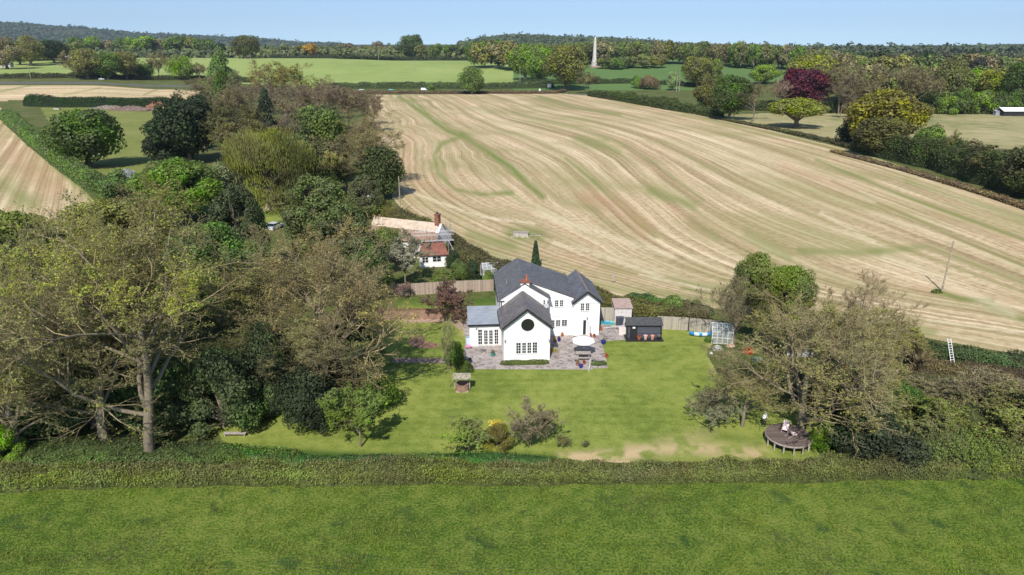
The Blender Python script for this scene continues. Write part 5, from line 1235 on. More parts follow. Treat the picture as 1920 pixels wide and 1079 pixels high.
# soil heaps in the paddock
SOILM = {}
for i, (px, py, rx, h, col, lab) in enumerate(((205, 204, 12, 1.6, (.19, .16, .13), "long low grey brown soil heap furthest left in the paddock"), (245, 207, 16, 2.2, (.17, .12, .10), "long dark reddish soil heap in the paddock"), (296, 202, 8, 3.0, (.22, .10, .06), "rusty red earth heap in the paddock"), (318, 205, 5, 2.6, (.55, .38, .18), "small bright sandy heap at the right end of the soil heaps"))):
    x, y, z = atT(px, py); rng = np.random.default_rng(i + 40); na, nr = 28, 8; vs = [(0, 0, h)]
    for r2 in range(1, nr + 1):
        for k in range(na):
            a = 2 * math.pi * k / na; q = r2 / nr; vs.append((rx * q * math.cos(a) * (1 + .15 * rng.normal() * q), rx * .4 * q * math.sin(a), max(h * (1 - q ** 1.4) * (1 + .25 * rng.normal()), -.1)))
    fs = [(0, 1 + k, 1 + (k + 1) % na) for k in range(na)] + [(1 + (r2 - 1) * na + k, 1 + r2 * na + k, 1 + r2 * na + (k + 1) % na, 1 + (r2 - 1) * na + (k + 1) % na) for r2 in range(1, nr) for k in range(na)]
    me = bpy.data.meshes.new("soil_heap"); me.from_pydata(vs, [], fs); me.materials.append(mat("soil", col, .95, .25, .8, bump=1.)); tag(link("soil_heap", me, None, (x, y, z)), lab, "soil heap")
x, y, z = atT(107, 206); tr = thing("water_trough", "small pale concrete trough near the dark hedge in the paddock", "trough", (x, y, z)); MB().box(-1.6, 1.6, -.8, .8, 0, .9).build("tank", STN, tr); MB().box(-1.4, 1.4, -.6, .6, .904, .93).build("water", GLASS, tr)
# ------------------------------------------------------------------ cars
def car(label, px, py, rz, col, van=False, z=None, group="cars on the main road"):
    x, y, z = atT(px, py); t = thing("parked_car" if group is None else ("van" if van else "car"), label, "van" if van else "car", (x, y, z), rz, group)
    L2, W2 = (2.6, .95) if van else (2.15, .88); H1 = .95 if not van else 1.15; H2 = 1.45 if not van else 2.2
    pm = mat("car_paint", col, .3, .02, 2, metal=.1, spec=.5)
    if van: pf = [(-L2, .35), (L2, .35), (L2, 1.0), (L2 - .75, 1.25), (L2 - 1.35, H2), (-L2, H2)]
    else: pf = [(-L2, .35), (L2, .35), (L2, .75), (L2 - .15, .85), (L2 - 1.1, .98), (-L2 + .35, 1.0), (-L2, .9)]
    MB().prism([(a, -W2, c_) for a, c_ in pf], (0, 2 * W2, 0)).build("body", pm, t)
    if not van:
        cb = [(-L2 + .3, 1.0), (L2 - 1.1, .98), (L2 - 1.75, H2), (-L2 + 1.0, H2)]
        MB().prism([(a, -W2 + .12, c_) for a, c_ in cb], (0, 2 * W2 - .24, 0)).build("windows", GLASS, t)
        MB().box(-L2 + .98, L2 - 1.74, -W2 + .1, W2 - .1, H2 + .002, H2 + .05).build("roof", pm, t)
    else: MB().prism([(L2 - .78, -W2 + .1, 1.27), (L2 - .74, -W2 + .1, 1.27), (L2 - 1.31, -W2 + .1, H2 - .06), (L2 - 1.35, -W2 + .1, H2 - .06)], (0, 2 * W2 - .2, 0)).build("windscreen", GLASS, t)
    for sx in (-L2 * .62, L2 * .62):
        for sy in (-W2, W2 - .2): MB().tube([(sx, sy - .01, .33), (sx, sy + .22, .33)], .33, 12).build("wheel", DARKTRIM, t)
    for sy in (-.6, .6): MB().box(L2 + .003, L2 + .03, sy - .15, sy + .15, .6, .75).build("headlight", WTRIM, t)
    return t
car("white car on the road at the far left above the pale stubble", 191, 150, .05, (.8, .8, .8))
car("white car on the main road, leftmost of those above the stubble field", 678, 170, .0, (.75, .75, .76))
car("pale turquoise car on the main road between the white car and the van", 733, 170, .0, (.25, .6, .62))
car("white van on the main road beside the small bright bush", 795, 170, .0, (.82, .82, .82), van=True)
car("dark blue car half hidden under the roadside tree", 873, 171, .0, (.12, .15, .25))
car("silver car parked on the drive behind the left trees", 516, 430, 1.3, (.55, .57, .6), group=None)
# far poles, obelisk, signs, far sheds
for px, py, top, lab, cr in ((472, 131, 100, "thin pole at the left end of the pale crop field", 0), (641, 101, 84, "pale far pole, leftmost on the skyline field", 0), (674, 108, 88, "pale far pole, middle of three above the crop field hedge", 0), (710, 116, 95, "pale pole standing in the crop field hedge", 0), (778, 134, 112, "dark pole standing alone in the pale crop field", 0), (975, 165, 125, "double pole with crossarms beside the road junction", 2), (58, 148, 118, "thin pale pole beside the left road hedge", 0),
                          (1268, 172, 142, "pale pole left of the pair by the pale green tree", 0), (1273, 173, 145, "pale pole right of the pair by the pale green tree", 0), (1808, 215, 166, "tall leaning pole at the back of the pasture", 0), (1753, 213, 168, "grey pole at the back of the pasture near bare trees", 0)):
    pole(lab, px, py, top, r=.28, cross=cr, leanpx=3 if px > 1700 else 0)
x, y, z = atT(1114, 126); ob = thing("obelisk", "tall pale stone obelisk monument standing above the trees", "obelisk", (x, y, z), .35)
hO = CAM_H + y * slope(68) - z; STONE = mat("pale_stone", (.60, .56, .52), .9, .08, .3)
k_ = hO / 36
MB().box(-3.2 * k_, 3.2 * k_, -3.2 * k_, 3.2 * k_, -1, 1.0).box(-2.5 * k_, 2.5 * k_, -2.5 * k_, 2.5 * k_, 1.003, 5.2).box(-2.8 * k_, 2.8 * k_, -2.8 * k_, 2.8 * k_, 5.203, 5.8).build("pedestal", STONE, ob)
def frus(mb, a, b_, z0_, z1_):
    p = [(-a, -a, z0_), (a, -a, z0_), (a, a, z0_), (-a, a, z0_)]; q = [(-b_, -b_, z1_), (b_, -b_, z1_), (b_, b_, z1_), (-b_, b_, z1_)]
    mb.face(p[::-1]); mb.face(q)
    for i in range(4): j = (i + 1) % 4; mb.face([p[i], p[j], q[j], q[i]])
    return mb
frus(frus(MB(), 2.0 * k_, 1.9 * k_, 5.803, 9.5), 1.7 * k_, .95 * k_, 9.503, hO - 2.2).build("shaft", STONE, ob); frus(MB(), .95 * k_, .06, hO - 2.197, hO).build("pyramidion", STONE, ob)
MB().box(-5.5, 5.5, -5.5, -4.9, -1, 1.4).box(-5.5, -4.9, -4.9, 5.5, -1, 1.4).box(4.9, 5.5, -4.9, 5.5, -1, 1.4).build("railing_wall", mat("pink_stone", (.42, .28, .24), .9, .1, .5), ob)
x, y, z = atT(1030, 169); sg = thing("road_sign", "white backed road sign on posts at the road junction", "road sign", (x, y, z)); MB().box(-1.6, 1.6, -.05, .05, 2.2, 5.2).build("board", WTRIM, sg)
for s_ in (-1, 1): MB().box(s_ - .08, s_ + .08, .06, .2, 0, 5.0).build("post", METAL, sg)
x, y, z = atT(1012, 171); tag(MB().box(-.7, .7, -.5, .5, 0, 1.6).box(-.5, .5, -.4, .4, 1.6, 1.9).build("gatepost_box", WTRIM, None, (x, y, z)), "small white roadside box left of the road sign", "roadside box")
x, y, z = atT(1905, 218); hb = thing("barn", "low barn with a bright white roof at the far right of the pasture", "barn", (x, y, z))
MB().box(-7, 9, 0, 8, 0, 2.6).build("wall", DARKTRIM, hb); MB().slab([(-7.6, -.6, 2.62), (9.6, -.6, 2.62), (9.6, 4, 4.4), (-7.6, 4, 4.4)], .15).slab([(-7.6, 4.01, 4.4), (9.6, 4.01, 4.4), (9.6, 8.6, 2.62), (-7.6, 8.6, 2.62)], .15).build("roof", WTRIM, hb)
for px, lab in ((1873, "small grey hut left of the white roofed barn, farther left one"), (1886, "small grey hut next to the white roofed barn")):
    x, y, z = atT(px, 217); o = thing("field_hut", lab, "hut", (x, y, z)); MB().box(-2, 2, 0, 2.5, 0, 2.2).build("wall", mat("hut_grey", (.28, .29, .33), .7, .1, 1), o); MB().slab([(-2.2, -.3, 2.22), (2.2, -.3, 2.22), (2.2, 2.8, 2.9), (-2.2, 2.8, 2.9)], .1).build("roof", mat("hut_roof", (.3, .31, .35), .6, .1, 1), o)
x, y, z = atT(128, 112); o = thing("farmhouse", "tiny white farmhouse gable between the far left trees", "house", (x, y, z), .3); MB().prism([(-5, 0, 0), (5, 0, 0), (5, 0, 5), (0, 0, 9), (-5, 0, 5)], (0, 8, 0)).build("wall", WHITE, o); MB().slab([(-5.5, -.3, 4.8), (0, -.3, 9.2), (0, 8.3, 9.2), (-5.5, 8.3, 4.8)], .2).slab([(.01, -.3, 9.2), (5.5, -.3, 4.8), (5.5, 8.3, 4.8), (.01, 8.3, 9.2)], .2).build("roof", SLATE, o)
x, y, z = atT(4, 127); o = thing("farm_building", "grey roofed farm building at the left edge beyond the hedge", "building", (x, y, z), .2); MB().box(-8, 8, 0, 8, 0, 3).build("wall", mat("pale_wall", (.5, .46, .44), .9, .1, 1), o); MB().slab([(-8.5, -.5, 3.02), (8.5, -.5, 3.02), (8.5, 4, 6), (-8.5, 4, 6)], .2).slab([(-8.5, 4.01, 6), (8.5, 4.01, 6), (8.5, 8.5, 3.02), (-8.5, 8.5, 3.02)], .2).build("roof", LEAD, o)
# post at the hedge behind house and slender lawn stakes
x, y = A(1150, 533); tag(MB().bar((0, 0, 0), (0, 0, 1.5), .1).box(-.3, .3, -.06, .06, 1.1, 1.5).build("marker_post", WOODG, None, (x, y, 0)), "short pale marker post with a board in the hedge behind the house", "post")
x, y = A(1104, 697); tag(MB().bar((0, 0, 0), (.15, .2, 1.5), .05).build("garden_stake", ALU, None, (x, y, 0)), "thin pale stake at the front edge of the patio", "stake")

# ------------------------------------------------------------------ the cottage with scaffolding
cx0, cy0 = A(838, 500)
cot = thing("cottage", "white walled cottage with stripped roof and brick chimney among the trees", "cottage", (cx0, cy0, 0), .17)
# local: X right, Y back; lean-to at right front, main gable behind, long body running left
TH = mat("cream_roof_sheet", (.50, .40, .31), .9, .12, 1.5); TH2 = mat("brown_thatch", (.28, .19, .14), .95, .2, 3)
MB().box(-4.6, 0, 0, 3.6, 0, 2.3).build("wall", WHITE, cot)
MB().slab([(-5.0, -.35, 2.22), (.4, -.35, 2.22), (-.3, 3.3, 3.7), (-3.9, 3.3, 3.7)], .12).build("lean_to_roof", REDTILE, cot)
BR_ = math.radians(-23 - math.degrees(.17))     # the long body runs back to the left
bl_ = (-1.7, 3.9)
def cb_(mb, name, mt_, par=None):
    return mb.build(name, mt_, par or cot, None if par else (bl_[0], bl_[1], 0), 0 if par else BR_)
cb_(MB().prism([(0, 0, 0), (0, 5.4, 0), (0, 5.4, 3.4), (0, 2.7, 6.0), (0, 0, 3.4)][::-1], (-14, 0, 0)), "wall", WHITE)
cb_(MB().slab([(-14.3, -.4, 3.05), (.25, -.4, 3.05), (.25, 1.3, 4.75), (-14.3, 1.3, 4.75)], .15), "roof", TH2)
cb_(MB().slab([(-14.3, 1.31, 4.8), (-.6, 1.31, 4.8), (-.6, 2.7, 6.2), (-14.3, 2.7, 6.2)], .15).slab([(-14.3, 2.71, 6.2), (.25, 2.71, 6.2), (.25, 5.8, 3.05), (-14.3, 5.8, 3.05)], .15), "roof", TH)
c_ = cb_(MB().box(-1.2, -.4, 2.25, 3.1, 4.8, 7.7), "chimney", BRICK); MB().box(-1.27, -.33, 2.18, 3.17, 7.7, 7.88).build("chimney_cap", BRICK, c_); MB().lathe([(.16, 0), (.14, .35)], 10, (-.8, 2.65), 7.88).build("chimney_pot", DARKTRIM, c_)
def cwin(X0, X1, z0, z1, Y): 
    g_ = MB().box(X0, X1, Y - .012, Y + .05, z0, z1).build("window", GLASS, cot); f = MB()
    for a in (X0 - .06, (X0 + X1) / 2 - .03, X1): f.box(a, a + .06, Y - .05, Y - .014, z0, z1)
    f.box(X0 - .06, X1 + .06, Y - .06, Y - .014, z1, z1 + .06).box(X0 - .06, X1 + .06, Y - .06, Y - .014, z0 - .06, z0).box(X0, X1, Y - .045, Y - .02, (z0 + z1) / 2 - .02, (z0 + z1) / 2 + .02); f.build("window_frame", WTRIM, g_)
cwin(-2.4, -1.0, 1.0, 1.9, 0); cwin(-4.2, -3.2, .9, 1.8, 0)
sc_ = thing("scaffolding", "steel scaffolding with boards round the gable of the cottage", "scaffolding", (cx0, cy0, 0), .17)
for X in (-5.2, -3.2, -1.2, .6):
    for Y in (2.7, 3.3): MB().tube([(X, Y, 0 if X > .5 else 3.0), (X, Y, 6.2)], .035, 6).build("standard", METAL, sc_)
for X in (.6, 1.3):
    for Y in (5.5, 8.0): MB().tube([(X, Y, 0), (X, Y, 6.4)], .035, 6).build("standard", METAL, sc_)
for z_ in (3.9, 5.0, 5.6):
    for Y in (2.7, 3.3): MB().tube([(-5.5, Y, z_), (1.6, Y, z_)], .03, 6).build("ledger", METAL, sc_)
    MB().tube([(.6, 2.7, z_), (.6, 8.3, z_)], .03, 6).build("ledger", METAL, sc_); MB().tube([(1.3, 2.7, z_), (1.3, 8.3, z_)], .03, 6).build("ledger", METAL, sc_)
MB().box(-5.4, 1.5, 2.75, 3.25, 3.95, 4.0).build("boards", WOODG, sc_); MB().box(.65, 1.25, 3.3, 8.2, 3.95, 4.0).build("boards", WOODG, sc_)
MB().tube([(.6, 2.7, 4.0), (2.4, 1.2, 0)], .035, 6).build("brace", ALU, sc_)
x, y = A(688, 392); o = thing("caravan", "white caravan end showing between the conifer and the cottage roof", "caravan", (x, y, 0), .2); MB().prism([(-1.2, 0, .4), (1.2, 0, .4), (1.2, 0, 2.3), (.9, 0, 2.6), (-.9, 0, 2.6), (-1.2, 0, 2.3)], (0, 4, 0)).build("body", WHITE, o); MB().box(-.7, .7, -.03, -.004, 1.3, 2.0).build("window", GLASS, o)
for s_ in (-1.1, .9): MB().tube([(s_, 2, .3), (s_ + .2, 2, .3)], .32, 12).build("wheel", DARKTRIM, o)
# bench like log seat and logs under the trees, garden bed edging
x, y = A(497, 777); tag(MB().tube([(-.8, 0, .25), (.8, .1, .3)], [.22, .25], 10).build("log", mat("cut_log", (.42, .30, .22), .9, .2, 4), None, (x, y, 0)), "pinkish cut log lying on the grass under the great tree", "log")
x, y = A(441, 818); tag(MB().box(-1.1, 1.1, -.2, .2, .3, .36).box(-1, -.9, -.15, .15, 0, .3).box(.9, 1, -.15, .15, 0, .3).build("garden_bench", WOODG, None, (x, y, 0)), "low grey plank bench in the shade at the lawn's left end", "bench")
def bed(label, pix, z=.02, col=(.26, .15, .10)):
    P = [(*A(*p), z) for p in pix]; o = MB().face(P[::-1]).build("flower_bed", mat("bed_soil", col, .95, .3, 3, bump=.6)); return tag(o, label, "flower bed")
bed("reddish bare earth flower bed curving across the left lawn", [(765, 646), (770, 632), (790, 628), (797, 640), (822, 645), (824, 652), (800, 654), (780, 652)])
bed("bare earth strip with gravel at the foot of the brick wall", [(755, 606), (755, 598), (835, 598), (870, 602), (876, 622), (860, 618), (845, 605)], col=(.38, .28, .20))

# ------------------------------------------------------------------ trees and shrubs
K = 1.45
_nd = [0]
def ND(): _nd[0] += 1; return "neardome%d" % (_nd[0] % 2)
def T(kind, label, px, by, ty, w_, col, key, group=None, name=None, cat="tree", single=False, k=1.0, rot=None):
    c = tuple(np.clip(np.array(col) * (K * 1.25 if by < 200 else K), 0, .9))
    return tree(name or kind, label, cat, key, px, by, ty, w_, c, rot, group, single=single, depthk=k)
FGc = (.105, .165, .018); Gc = (.062, .10, .018); Dc = (.022, .036, .014); Oc = (.12, .12, .03); Bc = (.15, .13, .06); YG = (.16, .17, .03); OR = (.17, .12, .02)
# left paddock and wood
T("oak_tree", "round dark green tree standing alone beside the long sloping hedge", 168, 315, 207, 116, (.06, .105, .016), "mid2")
T("holly_tree", "blackish green evergreen, smaller one of the pair at the paddock edge", 322, 304, 214, 84, Dc, "column0")
T("holly_tree", "blackish green evergreen, taller one of the pair at the paddock edge", 358, 306, 183, 104, Dc, "mid2")
T("maple_tree", "light green conical tree in front of the pale crop field", 421, 182, 90, 72, (.075, .12, .03), "cone0")
T("scrub_tree", "brownish bare tree below the light green conical tree", 405, 215, 135, 90, Bc, "twigbrown")
T("young_tree", "narrow bright green tree against brown branches near the conical tree", 425, 230, 132, 34, Gc, "column0")
T("olive_tree", "wide olive green tree between the brown wood and the crop field, left half", 510, 215, 114, 96, (.18, .165, .035), "twig1")
T("olive_tree", "wide olive green tree between the brown wood and the crop field, right half", 568, 215, 116, 90, (.17, .175, .03), "twig0")
T("ash_tree", "leafy olive tree left of the dark pointed conifer", 385, 285, 170, 90, (.10, .10, .03), "twigleaf")
T("ash_tree", "dull green twiggy tree between the holly pair and the conifer", 442, 310, 185, 110, (.085, .085, .03), "twigleaf")
T("bare_tree", "grey brown bare tree behind the conifer on its left", 452, 262, 155, 95, Bc, "twig1")
T("conifer", "dark pointed conifer rising out of the brown wood", 508, 292, 168, 66, (.03, .042, .022), "cone0")
ORD = "first second third fourth fifth sixth seventh eighth ninth tenth eleventh twelfth thirteenth fourteenth fifteenth sixteenth seventeenth eighteenth nineteenth twentieth twenty-first twenty-second twenty-third twenty-fourth".split()
for i, (px, by, ty, w_) in enumerate(sorted(((478, 235, 150, 80), (545, 248, 152, 90), (590, 240, 155, 80), (622, 250, 150, 90), (655, 246, 160, 80), (682, 236, 168, 70), (570, 300, 185, 90), (610, 225, 158, 90), (700, 248, 180, 60)))):
    T("bare_tree", ORD[i] + " grey brown bare tree from the left in the leafless wood behind the willow", px, by, ty, w_, (.15, .115, .07), "twig%d" % (i % 2) if i % 3 else "twigbrown", group="bare trees of the leafless wood")
T("evergreen_tree", "dense dark green evergreen left of the big field edge tree", 612, 345, 200, 96, (0.075, 0.104, 0.026), "mid3")
T("evergreen_tree", "dark green underwood tree below the dense evergreen", 612, 372, 270, 80, (0.060, 0.078, 0.024), "mid0")
T("oak_tree", "large spreading brownish tree at the corner of the stubble field", 690, 352, 206, 158, (.15, .13, .045), "great2")
T("oak_tree", "dark leafy lower tree under the large spreading field corner tree", 712, 372, 275, 88, (.05, .065, .02), "mid1")
T("ash_tree", "half bare olive tree right of the willow", 655, 372, 245, 110, (.14, .13, .045), "twig1")
T("ash_tree", "half bare brown tree above the willow's left side", 455, 330, 215, 110, (.13, .12, .04), "twigleaf")
T("willow_tree", "golden green weeping willow in the middle of the left wood", 508, 392, 243, 172, (.135, .14, .032), "willow")
T("apple_tree", "bright green leafy tree in front of the willow", 345, 418, 302, 136, (.09, .15, .018), "near0")
T("garden_tree", "small grey green tree between the bright green tree and the willow", 420, 398, 308, 70, (.13, .15, .07), "mid0")
T("hazel_bush", "small green bush at the hedge foot left of the bright green tree", 225, 372, 318, 70, (.07, .11, .03), "bush0", cat="bush")
T("hazel_bush", "pale blossom bush beside the lone dark green tree", 240, 352, 318, 40, (.30, .32, .30), "bush1", cat="bush")
T("conifer", "spreading grey green conifer above the parked silver car", 602, 470, 330, 120, (0.083, 0.104, 0.034), "nearcone")
T("conifer", "dark narrow conifer left of the parked silver car", 458, 520, 350, 95, (0.053, 0.078, 0.024), "nearcone")
T("conifer", "green conifer beside the cottage roof", 688, 408, 330, 62, (0.090, 0.104, 0.036), "nearcone")
T("conifer", "drooping conifer between the parked car and the cottage", 648, 520, 385, 110, (0.075, 0.098, 0.030), "nearcone")
T("sycamore_tree", "dark green leafy tree behind the branches of the great tree", 415, 600, 425, 170, (0.068, 0.120, 0.024), "near1")
T("sycamore_tree", "mid green leafy tree low behind the great tree's right limbs", 340, 640, 480, 160, (0.075, 0.112, 0.027), "near2")
T("sycamore_tree", "green leafy tree at the left behind the great tree", 60, 620, 400, 180, (0.105, 0.128, 0.030), "near0")
T("sycamore_tree", "olive leafy tree top behind the great tree above the stubble", 235, 560, 378, 190, (0.143, 0.150, 0.038), "near1")
T("great_tree", "great spreading tree with pale trunk, largest at the left", 281, 857, 372, 440, (.16, .17, .034), "great", rot=3.6)
T("great_tree", "big twiggy tree at the left edge beyond the great tree", 130, 770, 410, 300, (.17, .19, .034), "great", rot=2.6)
T("great_tree", "twiggy low spreading tree just left of the great pale trunk", 200, 835, 500, 310, (.12, .125, .04), "great2", rot=5.2)
T("great_tree", "low wide bare branched tree at the far left bottom", 40, 862, 590, 240, (.16, .18, .04), "great2", rot=4.)
T("ash_tree", "big pale brown twiggy tree left of the lawn", 640, 745, 418, 270, (.19, .16, .05), "great2", rot=1.)
T("ash_tree", "brown green twiggy tree between the great tree and the pale brown one", 505, 720, 440, 200, (.14, .145, .035), "great2", rot=2.2)
T("ash_tree", "lower twiggy tree over the left end of the lawn", 610, 770, 570, 220, (.13, .13, .04), "great2", rot=3.4)
T("yew_tree", "dark evergreen bush under the pale brown twiggy tree", 582, 803, 692, 118, (.030, .042, .018), ND())
T("laurel_bush", "dark green shrub under the great tree's right side", 420, 800, 660, 150, (0.068, 0.105, 0.027), ND(), cat="bush")
T("laurel_bush", "dark green underwood shrub at the left shade", 180, 800, 650, 180, (0.060, 0.090, 0.027), ND(), cat="bush")
T("laurel_bush", "dark ivy covered shrub left of the evergreen bush", 510, 770, 610, 130, (0.060, 0.090, 0.030), ND(), cat="bush")
T("laurel_bush", "dark shrub behind the evergreen bush near the lawn", 660, 720, 590, 130, (0.060, 0.087, 0.030), ND(), cat="bush")
T("laurel_bush", "bright green bush at the lower left corner by the hedge", 10, 872, 800, 70, (0.150, 0.240, 0.030), ND(), cat="bush")
T("laurel_bush", "dark underwood left of the great tree trunk", 60, 800, 680, 200, (0.060, 0.090, 0.027), ND(), cat="bush")
T("laurel_bush", "dark shrub directly behind the great tree trunk", 330, 790, 680, 150, (0.060, 0.090, 0.027), ND(), cat="bush")
T("blossom_tree", "pale grey blossoming tree in front of the white cottage", 762, 540, 440, 95, (.20, .20, .13), "twigleaf")
T("garden_tree", "green shrub tree left of the pale blossoming tree", 700, 560, 450, 80, (.055, .08, .025), "mid1")
T("garden_tree", "olive green tree in front of the cottage's long roof", 726, 512, 428, 62, (.09, .11, .035), "mid3")
T("purple_shrub", "purple brown shrub in front of the left board fence", 834, 602, 526, 84, (.12, .065, .05), "scrub0", cat="shrub")
T("purple_shrub", "pinkish shrub at the left end of the board fence", 760, 560, 530, 40, (.16, .10, .09), "twigbrown", cat="shrub")
T("birch_sapling", "slender pale stemmed young tree beside the wishing well", 844, 727, 590, 26, (.20, .22, .08), "twig1", cat="sapling")
T("ivy_bush", "green ivy bush between the sapling and the blue pots", 853, 690, 640, 34, (.06, .10, .022), ND(), cat="bush")
T("ivy_bush", "low green shrub beside the patio's left corner", 872, 696, 676, 26, (.07, .11, .025), "bush1", cat="bush")
T("apple_tree", "apple tree with a dark leaning trunk on the lawn", 676, 838, 722, 112, (.12, .19, .025), "twigleaf")
T("apple_tree", "light green shrub tree behind the lawn apple tree", 705, 765, 700, 80, (.11, .17, .02), "bush2")
T("hawthorn_bush", "bright green bush in the middle of the lawn's front edge", 876, 856, 786, 84, (.14, .20, .03), "scrub0", cat="bush")
T("azalea_bush", "yellow topped flowering bush on the lawn's front edge", 932, 842, 797, 56, (.17, .17, .02), ND(), cat="bush")
x, y = at(930, 832); o = link("blossom", foliage_ball(420, .95, 0, 3, .13, .45), None, (x, y + .3, 1.9)); o.color = (.75, .55, .05, 1); tag(o, "cluster of yellow blossom on top of the yellow topped bush", "blossom")
T("hawthorn_tree", "grey brown small tree beside the yellow topped bush", 995, 838, 742, 92, (.17, .15, .07), "scrub1")
T("young_conifer", "tiny dark shrub standing alone on the lawn", 1097, 840, 823, 15, (.05, .07, .03), "scrub1", cat="shrub")
T("garden_bush", "small green bush right of the grey brown tree", 1052, 838, 816, 30, (.14, .17, .05), "scrub0", cat="bush")
# behind the cottage and the house
T("garden_bush", "bright green bush behind the left board fence near the greenhouse", 914, 534, 508, 26, (.11, .18, .02), "bush1", cat="bush")
T("garden_bush", "dark narrow evergreen behind the left board fence", 887, 530, 488, 24, (.03, .05, .02), "column0", cat="bush")
T("garden_bush", "light green bush right of the cottage", 862, 528, 488, 34, (.09, .14, .03), "bush2", cat="bush")
T("garden_bush", "olive bush at the cottage's front corner", 832, 535, 505, 40, (.09, .11, .035), "bush0", cat="bush")
T("garden_bush", "dark round bush against the cottage's right wall", 848, 500, 470, 30, (.03, .055, .02), "bush1", cat="bush")
T("garden_bush", "bright green bush left of the curved grey fence", 1262, 592, 556, 46, (.10, .15, .03), "bush2", cat="bush")
T("garden_bush", "bright round bush behind the middle of the curved grey fence", 1302, 592, 563, 28, (.10, .17, .02), "bush1", cat="bush")
T("garden_bush", "small green bush at the kayak's right end", 1330, 641, 629, 18, (.08, .13, .03), "bush0", cat="bush")
# right hand group
T("evergreen_tree", "bright green evergreen, left and taller of the two above the right thicket", 1412, 612, 479, 84, (.115, .15, .025), "near1")
T("evergreen_tree", "bright green evergreen, right and lower of the two above the right thicket", 1470, 615, 500, 84, (.105, .145, .025), "near0")
T("scrub_tree", "grey twiggy scrub tree left of the evergreen crown", 1375, 645, 512, 120, (.10, .095, .04), "great4", rot=1)
T("scrub_tree", "olive scrub tree in front of the evergreen crown", 1470, 680, 540, 150, (.11, .12, .03), "twigleaf")
T("bare_tree", "pinkish brown bare tree against the stubble field", 1580, 700, 516, 190, (.22, .16, .08), "great4", rot=3)
T("scrub_tree", "yellow olive scrub beside the pinkish brown bare tree", 1690, 690, 600, 90, (.14, .14, .03), "scrub0")
T("great_tree", "wide mossy bare tree growing through the round deck", 1500, 815, 590, 330, (.19, .19, .045), "great3", rot=.3)
T("great_tree", "bare spreading tree right of the round deck", 1590, 795, 575, 210, (.19, .19, .045), "great3", rot=2.)
T("great_tree", "mossy low bare tree at the lawn's right edge", 1392, 800, 690, 140, (.19, .19, .045), "great3", rot=4.)
T("blossom_tree", "white blossoming bush at the right edge of the lawn", 1332, 798, 728, 90, (.11, .13, .07), "scrub1")
T("holly_bush", "dark holly bush between the deck and the brambles", 1625, 858, 768, 150, (.032, .045, .02), ND(), cat="bush")
T("holly_bush", "dark green bush behind the holly bush", 1680, 800, 720, 90, (.05, .075, .02), ND(), cat="bush")
T("holly_bush", "bright green bush at the deck's right side", 1545, 842, 790, 46, (.09, .15, .02), ND(), cat="bush")
T("scrub_bush", "grey brown twiggy bush at the far right above the brambles", 1860, 800, 712, 190, (.12, .11, .04), "scrub1", cat="bush")
T("scrub_bush", "green brown twiggy bush at the right edge of the picture", 1940, 850, 728, 200, (.11, .12, .035), "scrub0", cat="bush")
T("scrub_bush", "low twiggy bush above the middle of the right thicket", 1750, 850, 755, 150, (.10, .12, .03), "scrub0", cat="bush")
T("scrub_bush", "low grey green scrub below the ladder at the right", 1780, 745, 712, 120, (.13, .13, .05), "scrub1", cat="bush")
T("scrub_bush", "twiggy olive scrub between the blue sheets and the bare tree", 1700, 775, 728, 110, (.14, .14, .045), "scrub0", cat="bush")
T("scrub_bush", "grey scrub at the right edge under the bramble bank", 1895, 752, 716, 120, (.14, .12, .05), "scrub1", cat="bush")
T("ivy_bush", "dark bush under the bare tree behind the deck", 1530, 760, 690, 100, (.035, .045, .02), ND(), cat="bush")
T("scrub_bush", "brown bramble mound left of the ladder", 1720, 680, 645, 60, (.10, .085, .04), "scrub1", cat="bush")
# field edge right
T("field_maple", "round pale green tree with a flat crown at the field edge", 1492, 240, 184, 96, (.15, .17, .02), "umb")
T("field_oak", "orange green oak standing over the dark field hedge", 1645, 278, 168, 128, (.135, .125, .018), "mid0")
T("field_oak", "darker lower half of trees beneath the orange green oak", 1650, 292, 222, 100, (.08, .08, .022), "mid2")
T("ivy_bush", "dark ivy bush left of the orange green oak", 1585, 268, 222, 46, (.03, .045, .018), "bush1", cat="bush")
T("hazel_bush", "bright green bush right of the orange green oak", 1738, 305, 236, 66, (.08, .13, .018), "bush2", cat="bush")
T("hazel_bush", "olive twiggy bush at the hedge right of the bright green bush", 1775, 318, 248, 50, (.10, .10, .03), "scrub0", cat="bush")
T("hazel_bush", "brown green bush mass on the right field hedge", 1850, 345, 268, 110, (.075, .07, .03), "twigleaf", cat="bush")
T("hazel_bush", "dark green bush mass at the right end of the field hedge", 1925, 372, 275, 100, (.055, .065, .022), "mid1", cat="bush")
T("oak_tree", "dark green tree over the hedge left of the bare olive tree", 1367, 226, 143, 66, (.05, .085, .015), "mid3")
T("oak_tree", "brown green tree left of the dark green hedge tree", 1322, 208, 146, 46, (.10, .10, .025), "mid1")
T("bare_tree", "bare olive tree right of the dark green hedge tree", 1412, 228, 151, 70, (.13, .12, .05), "twig0")
T("bare_tree", "pale pinkish bare tree against the purple beech", 1465, 212, 148, 52, (.22, .15, .11), "twig1")
T("copper_beech", "deep purple copper beech behind the pale green round tree", 1505, 210, 130, 86, (.070, .014, .024), "mid2")
T("copper_beech", "small distant purple tree on the skyline", 1550, 130, 98, 26, (.05, .015, .025), "far1")
T("lime_tree", "broad yellow green tree behind the copper beech", 1510, 170, 104, 84, (.13, .14, .02), "mid0")
T("lime_tree", "bright green tree left of the copper beech", 1434, 158, 122, 52, (.11, .16, .025), "mid1")
T("bare_tree", "bare brown tree right of the copper beech", 1572, 214, 112, 78, (.14, .12, .06), "twig1")
T("bare_tree", "dark brown bare thorn in front of the pasture trees", 1575, 222, 158, 50, (.11, .09, .06), "twig0")
